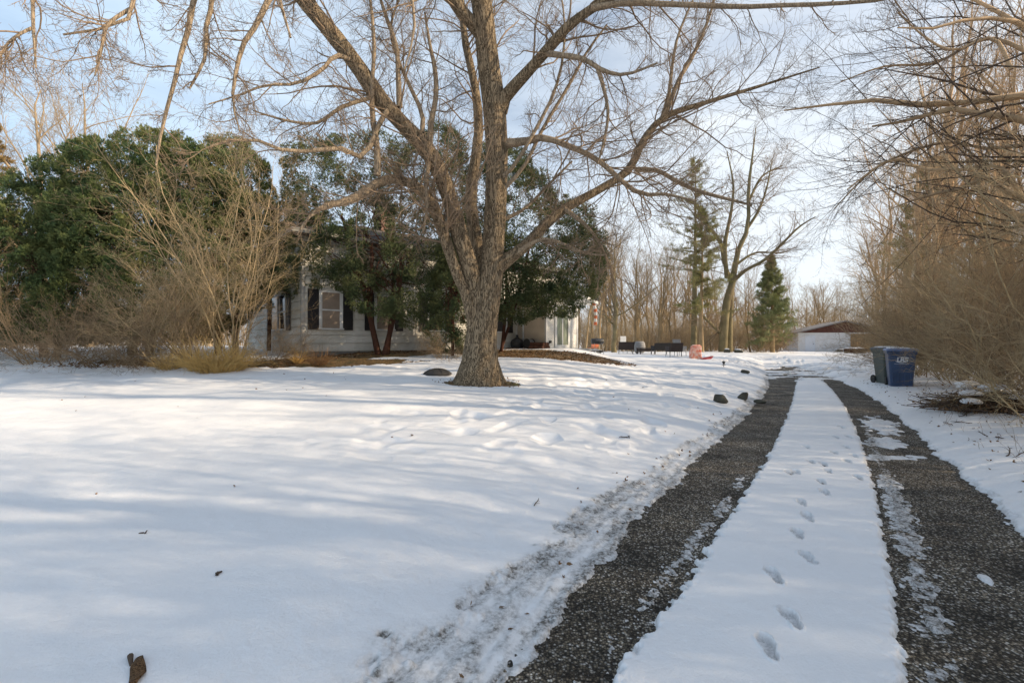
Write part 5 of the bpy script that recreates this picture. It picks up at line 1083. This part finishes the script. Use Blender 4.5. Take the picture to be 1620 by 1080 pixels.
# floral cover: draped armchair
M_FLOR = mat('orange_floral_cloth', (.75, .62, .52), .9, 0, 9, col2=(.70, .13, .06), bump=.01, bscale=10)
p = at(1100, 569, 23.2); r = empty('floral_chair', tuple(p), PI-.1, label='garden chair under an orange and cream floral cover right of the wicker set', cat='chair')
m = MB(); m.loft([rounded_ring(.27, .27, 0, .08), rounded_ring(.255, .25, .18, .08), rounded_ring(.25, .25, .36, .08), rounded_ring(.26, .12, .42, .06, oy=.1), rounded_ring(.25, .10, .62, .06, oy=.13), rounded_ring(.16, .06, .70, .04, oy=.15)]); m.build('cover', M_FLOR, r, smooth=True)
m = MB(); [m.tube([(x, y, -.03), (x, y, .06)], .02, 6) for x in (-.22, .22) for y in (-.22, .22)]; m.build('feet', M_DARKM, r)
p = at(1117, 568, 22.6); r = empty('red_sled', tuple(p), .25, label='red plastic sled lying on the snow right of the floral chair', cat='sled')
m = MB(); m.loft([[(-.32, -.12, .02), (-.32, .12, .02), (-.32, .14, .05), (-.32, -.14, .05)], [(-.1, -.14, 0), (-.1, .14, 0), (-.1, .16, .07), (-.1, -.16, .07)], [(.2, -.14, .02), (.2, .14, .02), (.2, .16, .11), (.2, -.16, .11)], [(.36, -.08, .12), (.36, .08, .12), (.36, .1, .17), (.36, -.1, .17)]]); m.build('shell', mat('red_plastic', (.32, .012, .015), .4), r, bevel=.01)
m = MB(); m.tube([(-.3, 0, .05), (-.5, -.05, .01), (-.62, 0, .012)], .008, 5); m.build('pull_cord', M_DARKM, r)
p = at(1145, 579, 17.5); r = empty('garden_light', tuple(p), .2, label='small dark stake light standing in the snow beside the driveway bend', cat='garden light')
m = MB(); m.tube([(0, 0, -.08), (0, 0, .14)], .012, 6); m.build('stake', M_DARKM, r); m = MB(); m.lathe([(.03, .12), (.045, .14), (.045, .19), (.07, .2), (.05, .23), (.01, .24)], 12); m.build('lamp_head', M_DARKM, r)
m = MB(); m.box((-.075, -.008, .075), (.075, .008, .095)); m.build('crossbar', M_DARKM, r)
# windsock under the porch eave
hx = HO+Matrix.Rotation(HTH, 3, 'Z') @ Vector((12.95, -2.2, 2.3))
r = empty('windsock', tuple(hx), 0, label='orange and white spiral windsock hanging from the porch eave', cat='windsock')
pts = [(.02*k+.05*math.sin(k*.6), 0, -.16*k) for k in range(8)]
for k in range(7):
    m = MB(); m.tube([pts[k], pts[k+1]], [.075, .075], 8); m.build('band', M_ORNG if k % 2 == 0 else M_TRIM, r)
m = MB(); m.tube([(0, 0, .0), (0, 0, .22)], .006, 5); m.build('cord', M_DARKM, r)
# things stored against the wing wall
def houseloc(x, y): v = HO+Matrix.Rotation(HTH, 3, 'Z') @ Vector((x, y, 0)); return (v.x, v.y, gz(v.x, v.y)-.02)
r = empty('black_bag', houseloc(9.45, -.45), HTH, label='dark stuffed bag slumped in the corner where the wing meets the house', cat='bag')
m = MB(); m.lathe([(.2, 0), (.3, .1), (.32, .28), (.26, .42), (.12, .5), (.05, .56)], 14); m.build('body', M_DARKM, r, smooth=True); m = MB(); m.lathe([(.03, .54), (.07, .6), (.05, .66)], 8); m.build('knot', M_DARKM, r)
r = empty('hose_reel', houseloc(9.55, -1.15), HTH-PI/2, label='round grey hose reel standing against the beige wing wall', cat='hose reel')
m = MB(Matrix.Translation((0, 0, .24)) @ Matrix.Rotation(PI/2, 4, 'X'))
for k in range(7): 
    rr = .2-.008*(k % 2); m.loft([[( (rr+.02*math.cos(b))*math.cos(a), (rr+.02*math.cos(b))*math.sin(a), -.12+.04*k+.02*math.sin(b)) for b in np.arange(6)*PI/3] for a in np.arange(25)*2*PI/24], cap=False)
m.build('hose', M_GREYF, r, smooth=True)
for y in (-.16, .16): m = MB(Matrix.Translation((0, y, .24)) @ Matrix.Rotation(PI/2, 4, 'X')); m.lathe([(.05, -.01), (.24, -.01), (.24, .01), (.05, .01)], 20); m.build('side_disc', M_TYRE, r)
r = empty('firewood_heap', houseloc(9.6, -1.75), HTH+.3, label='low dark heap of logs at the outer corner of the beige wing wall', cat='firewood')
for k, (x, y, z) in enumerate(((-.3, 0, .08), (-.1, 0, .08), (.1, 0, .08), (.3, 0, .07), (-.2, 0, .22), (0, 0, .22), (.2, 0, .21))):
    m = MB(); m.tube([(x, -.35, z), (x+.03, .35, z)], .085, 9); m.build('log', M_RED, r)
# dome on the lawn
p = at(692, 588, 11.6); r = empty('fire_pit_cover', tuple(p-Vector((0, 0, .02))), .2, label='low dark ribbed dome lying on the snow left of the ash trunk', cat='fire pit cover')
m = MB(); m.lathe([(.36, 0), (.355, .025), (.30, .075), (.20, .125), (.10, .15), (.03, .158)], 28); m.build('dome', mat('dark_mesh_screen', (.05, .045, .04), .7, .4, 14, bump=.004, bscale=120), r, smooth=True)
m = MB()
for k in range(10):
    a = k*2*PI/10; m.tube([(rr*math.cos(a), rr*math.sin(a), zz+.006) for rr, zz in ((.36, .0), (.355, .025), (.30, .075), (.20, .125), (.10, .15), (.02, .158))], .006, 5)
o = m.build('ribs', M_DARKM, r); o['kind'] = 'stuff'
# rocks
def rock(label, px, py, D, s, seed, snow=True):
    rng = np.random.RandomState(seed); p = at(px, py, D); import bmesh
    bm = bmesh.new(); bmesh.ops.create_icosphere(bm, subdivisions=3, radius=1)
    cuts = [(Vector(unit(rng.randn(3))), rng.uniform(.55, .85)) for _ in range(9)]
    for v in bm.verts:
        for n_, d_ in cuts:
            e = v.co.dot(n_)-d_
            if e > 0: v.co -= n_*e*.92
        v.co *= 1+.05*vn(np.array(v.co.x*4+seed), np.array(v.co.y*4+v.co.z*3)).item()
        v.co = Vector((v.co.x*s[0], v.co.y*s[1], v.co.z*s[2]))
    me = bpy.data.meshes.new('rock'); bm.to_mesh(me); bm.free()
    o = link('rock', me, M_ROCK); o.location = (p.x, p.y, p.z+s[2]*.18); o.rotation_euler = (0, 0, seed*1.1); tag(o, label, 'rock', 'rocks on the bank beside the driveway')
    if snow:
        m = MB(); rings = []
        for k, z in ((1, .0), (.85, .45), (.4, .7)): rings.append([(s[0]*.72*k*math.cos(a)*(1+.18*math.sin(a*3+seed)), s[1]*.7*k*math.sin(a)*(1+.15*math.cos(a*2+seed)), s[2]*(.80+.36*z)) for a in np.arange(16)*PI/8])
        m.loft(rings); m.build('snow_cap', M_SNOWCAP, o, smooth=True)
M_ROCK = mat('mossy_dark_rock', (.10, .095, .07), .85, .6, 4, bump=.01, bscale=14)
rock('dark rock with a snow cap nearest to us on the bank left of the driveway', 1140, 636, 9.9, (.19, .15, .13), 3)
rock('bare dark mossy rock just behind the snow-capped one on the bank', 1176, 626, 10.8, (.16, .13, .13), 4)
rock('flat olive rock at the driveway edge, right of the dark mossy rock', 1203, 630, 10.6, (.15, .09, .06), 5, False)
rock('small brown stone on the snow where the driveway bends', 1178, 583, 16.5, (.22, .12, .09), 6, False)
rock('small grey stone at the edge of the wood behind the driveway end', 1150, 556, 40, (.45, .3, .3), 7)
rock('smaller grey stone right of its neighbour at the edge of the wood', 1168, 557, 40, (.4, .3, .28), 8)
p = at(1352, 557, 50); r = empty('firewood_heap', tuple(p), 0, label='heap of cut logs under snow beside the white garage', cat='firewood')
rng = np.random.RandomState(4)
for k in range(14):
    x, z = -.9+.3*(k % 7)+.15*(k//7), .12+.25*(k//7); m = MB(); m.tube([(x, -.3, z), (x+rng.uniform(-.1, .1), .3, z)], .13, 9); m.build('log', M_RED if k % 3 else M_TAN, r)
m = MB(); m.loft([rounded_ring(1.0, .28, .5, .2), rounded_ring(.9, .24, .6, .2), rounded_ring(.5, .15, .66, .1)]); m.build('snow_cap', M_SNOWCAP, r, smooth=True)
# brush pile at the right
def brush_pile():
    rng = np.random.RandomState(8); p = at(1560, 655, 8.7); r = empty('brush_pile', tuple(p), .5, label='pile of dead sticks and leaves dusted with snow at the foot of the thicket', cat='brush pile')
    n = 300; K = 6; P = np.empty((n, K, 3)); a = rng.rand(n)*2*PI; rr = rng.rand(n)**.6; P[:, 0] = np.stack([rr*np.cos(a)*1.0, rr*np.sin(a)*.5, (1-rr)*.38*rng.rand(n)+.02], -1)
    t = rng.rand(n)*2*PI; d = unit(np.stack([np.cos(t)*1.2, np.sin(t)*.7, .12*rng.randn(n)], -1)); L_ = rng.uniform(.25, .9, n)
    for j in range(1, K): P[:, j] = P[:, j-1]+d*(L_/(K-1))[:, None]; d = unit(d+.12*rng.randn(n, 3)); P[:, j, 2] = np.clip(P[:, j, 2], .0, .48)
    w = Wood(); w.add(P, rng.uniform(.004, .016, n)[:, None]*np.linspace(1, .5, K)[None], 5); q = grow((P, np.full((n, K), .006)), 3, .2, 1, .25, .7, rng, 4, wig=.2, rmin=.002); w.add(*q, 3)
    o = link('sticks', w.mesh('sticks'), mat('dead_brown_sticks', (.11, .07, .045), .9, .5, 5), r); o['kind'] = 'stuff'
    c = np.stack([rng.randn(1500)*.55, rng.randn(1500)*.3, np.abs(rng.randn(1500))*.12+.03], -1); d = rng.randn(1500, 3)
    V, F, t_ = sprays(c, d, .055, rng, 'leaf'); o = link('dead_leaves', mesh_np('dead_leaves', V, F, False, {'tint': t_}), M_DEAD, r); o['kind'] = 'stuff'
    for k, (x, y, z, sx, sy) in enumerate(((-.55, .05, .30, .24, .14), (.05, -.1, .40, .36, .2), (.55, .1, .36, .26, .18), (.2, .32, .42, .3, .15), (-.2, .25, .38, .2, .12), (.8, -.12, .26, .18, .1), (-.9, -.05, .18, .2, .12), (.3, -.35, .22, .25, .1), (1.0, .15, .24, .22, .14))):
        m = MB(Matrix.Translation((x, y, z))); rings = []
        for q_, zz in ((1, 0), (1.05, .03), (.75, .07), (.3, .085)): rings.append([(sx*q_*math.cos(a)*(1+.2*math.sin(a*3+k)), sy*q_*math.sin(a)*(1+.2*math.cos(a*4+k*2)), zz) for a in np.arange(18)*PI/9])
        m.loft(rings); m.build('snow_patch', M_SNOWCAP, r, smooth=True)
M_DEAD = leaf_mat('dead_leaves', (.13, .07, .035), (.26, .15, .07), (.17, .10, .05), 3)
brush_pile()
# ---- leaves and twigs lying about
def litter():
    rng = np.random.RandomState(17)
    def lay(n, f, size, zo=.006):
        xy = np.array([f() for _ in range(n)]); z, *_ = snow_fields(xy[:, 0], xy[:, 1]); c = np.stack([xy[:, 0], xy[:, 1], z+zo], -1)
        d = rng.randn(n, 3)*np.array([1, 1, .25]); k = 1; V, F, t = sprays(c, d, size, rng, 'leaf'); return V, F, t
    def join(name, parts, m, **k):
        off = 0; Vs, Fs, ts = [], [], []
        for V, F, t in parts: Vs.append(V); Fs.append(F+off); ts.append(t); off += len(V)
        o = link(name, mesh_np(name, np.vstack(Vs), np.vstack(Fs), False, {'tint': np.concatenate(ts)}), m); tag(o, kind='stuff', **k)
    def wall(): s = rng.uniform(-.5, 9.5); dd = abs(rng.randn())*.7+.05; v = HO+Matrix.Rotation(HTH, 3, 'Z') @ Vector((s, -dd, 0)); return v.x, v.y
    def patch(): a = rng.rand()*2*PI; q = rng.rand()**.5; return 1.1+q*3.4*math.cos(a), 16.4+q*1.5*math.sin(a)
    def right(): y = rng.uniform(3.5, 16); return float(xd(y))+.25+abs(rng.randn())*1.3, y
    def foot_(): a = rng.rand()*2*PI; q = .45+abs(rng.randn())*.25; return -.75+q*1.2*math.cos(a), 10.42+q*.8*math.sin(a)
    def lawn(): return rng.uniform(-9, 4), rng.uniform(3.2, 16)
    def edge(): y = rng.uniform(2, 9); return float(xa(y))-abs(rng.randn())*.35-.1, y
    def under(): return rng.uniform(-13, -6.3), rng.uniform(12.6, 14.6)
    join('fallen_leaves', [lay(1500, wall, .07), lay(3600, patch, .06), lay(260, right, .045), lay(140, foot_, .05), lay(45, lawn, .04), lay(50, edge, .04), lay(1800, under, .07)], M_DEAD, label='brown fallen leaves scattered by the house, shrubs and driveway', cat='fallen leaves')
litter()
def twig_thing(name, label, px, py, L_, r0, seed, cat_='twig', mt=None, rz=None, n=1):
    rng = np.random.RandomState(seed); D0 = at(px, py); z, *_ = snow_fields(np.array([D0.x]), np.array([D0.y]))
    K = 7; P = np.empty((n, K, 3)); P[:, 0] = rng.randn(n, 3)*np.array([L_*.2, L_*.2, 0]); a = rz if rz is not None else rng.rand()*6
    d = unit(np.stack([np.cos(a+.5*rng.randn(n)), np.sin(a+.5*rng.randn(n)), .12+0*rng.rand(n)], -1))
    for j in range(1, K): P[:, j] = P[:, j-1]+d*L_/(K-1); d = unit(d+.15*rng.randn(n, 3)-np.array([0, 0, .03]))
    w = Wood(); w.add(P, np.full((n, 1), r0)*np.linspace(1, .5, K)[None], 6); q = grow((P, np.full((n, K), r0*.6)), 3, .2, .9, L_*.4, .7, rng, 4, wig=.2, rmin=.0015, rmax=r0*.5); w.add(*q, 4)
    o = link(name, w.mesh(name), mt or M_TWIGD); o.location = (D0.x, D0.y, float(z[0])+r0*.6); tag(o, label, cat_); return o
twig_thing('fallen_twig', 'small dark twig stuck in the snow of the open left foreground', 228, 846, .03, .006, 1, n=2)
twig_thing('fallen_twig', 'tiny rotten brown twig lying alone in the left foreground snow', 342, 910, .035, .009, 2, n=2)
twig_thing('fallen_twig', 'thin short stick lying on the lawn left of the slushy track', 836, 797, .14, .005, 3, rz=2.2)
twig_thing('fallen_twig', 'tiny dark twig on the open snow in front of the ash tree', 652, 689, .08, .007, 4, n=2)
twig_thing('fallen_twig', 'small twig on the snowy bank near the left track', 994, 688, .14, .008, 5, n=2)
for i, (px, py, nm) in enumerate(((1500, 668, 'black twig nearest the drive in front of the brush pile'), (1575, 692, 'small dark twig below the brush pile'), (1590, 722, 'twiggy black sprig at the right edge of the snow'), (1500, 636, 'short brown twig left of the brush pile'), (1478, 630, 'dark crooked twig between the bins and the brush pile'))):
    twig_thing('fallen_twig', nm, px, py, .3, .008, 20+i, n=3)
def stump():
    D = at(216, 1066); z, *_ = snow_fields(np.array([D.x]), np.array([D.y])); rng = np.random.RandomState(3)
    r = empty('bark_chunk', (D.x, D.y, float(z[0])), .5, label='split piece of brown bark poking out of the snow at the bottom left', cat='bark piece')
    m = MB(); rings = []
    for k in range(9):
        t = k/8; w = .022*math.sin(PI*min(max(t, .08), .95))**.5+.004; rings.append([(w*math.cos(a)*1.1+.01*math.sin(t*5), -.10+t*.20, .006+w*.55*math.sin(a)*(1 if math.sin(a) > 0 else .4)+.008*math.sin(t*9+a)) for a in np.arange(10)*PI/5])
    m.loft(rings); m.build('bark', bark_mat('rotten_bark', (.24, .14, .07), (.03, .018, .01), .006, 40), r, smooth=True)
    m = MB(); m.tube([(-.03, .06, 0), (-.045, .12, .012), (-.05, .15, .0)], [.006, .012, .006], 7); m.build('splinter', M_TWIGD, r)
stump()
def weeds():
    rng = np.random.RandomState(6); n = 70; y = rng.uniform(3.6, 9, n); x = np.array([float(xd(v)) for v in y])+rng.uniform(.4, 2.6, n)
    z, *_ = snow_fields(x, y); K = 5; P = np.empty((n, K, 3)); P[:, 0] = np.stack([x, y, z-.01], -1); d = unit(np.stack([.5*rng.randn(n), .4*rng.randn(n), np.ones(n)], -1)); L_ = rng.uniform(.08, .35, n)
    for j in range(1, K): P[:, j] = P[:, j-1]+d*(L_/(K-1))[:, None]; d = unit(d+.15*rng.randn(n, 3))
    w = Wood(); w.add(P, np.full((n, 1), .0022)*np.linspace(1, .5, K)[None], 3); q = grow((P, np.full((n, K), .002)), 2, .3, .9, .12, .6, rng, 4, rmin=.001); w.add(*q, 3)
    o = link('dry_weeds', w.mesh('dry_weeds'), M_TWIG); tag(o, kind='stuff', label='thin dry weed stems poking through the snow right of the driveway', cat='weeds')
weeds()
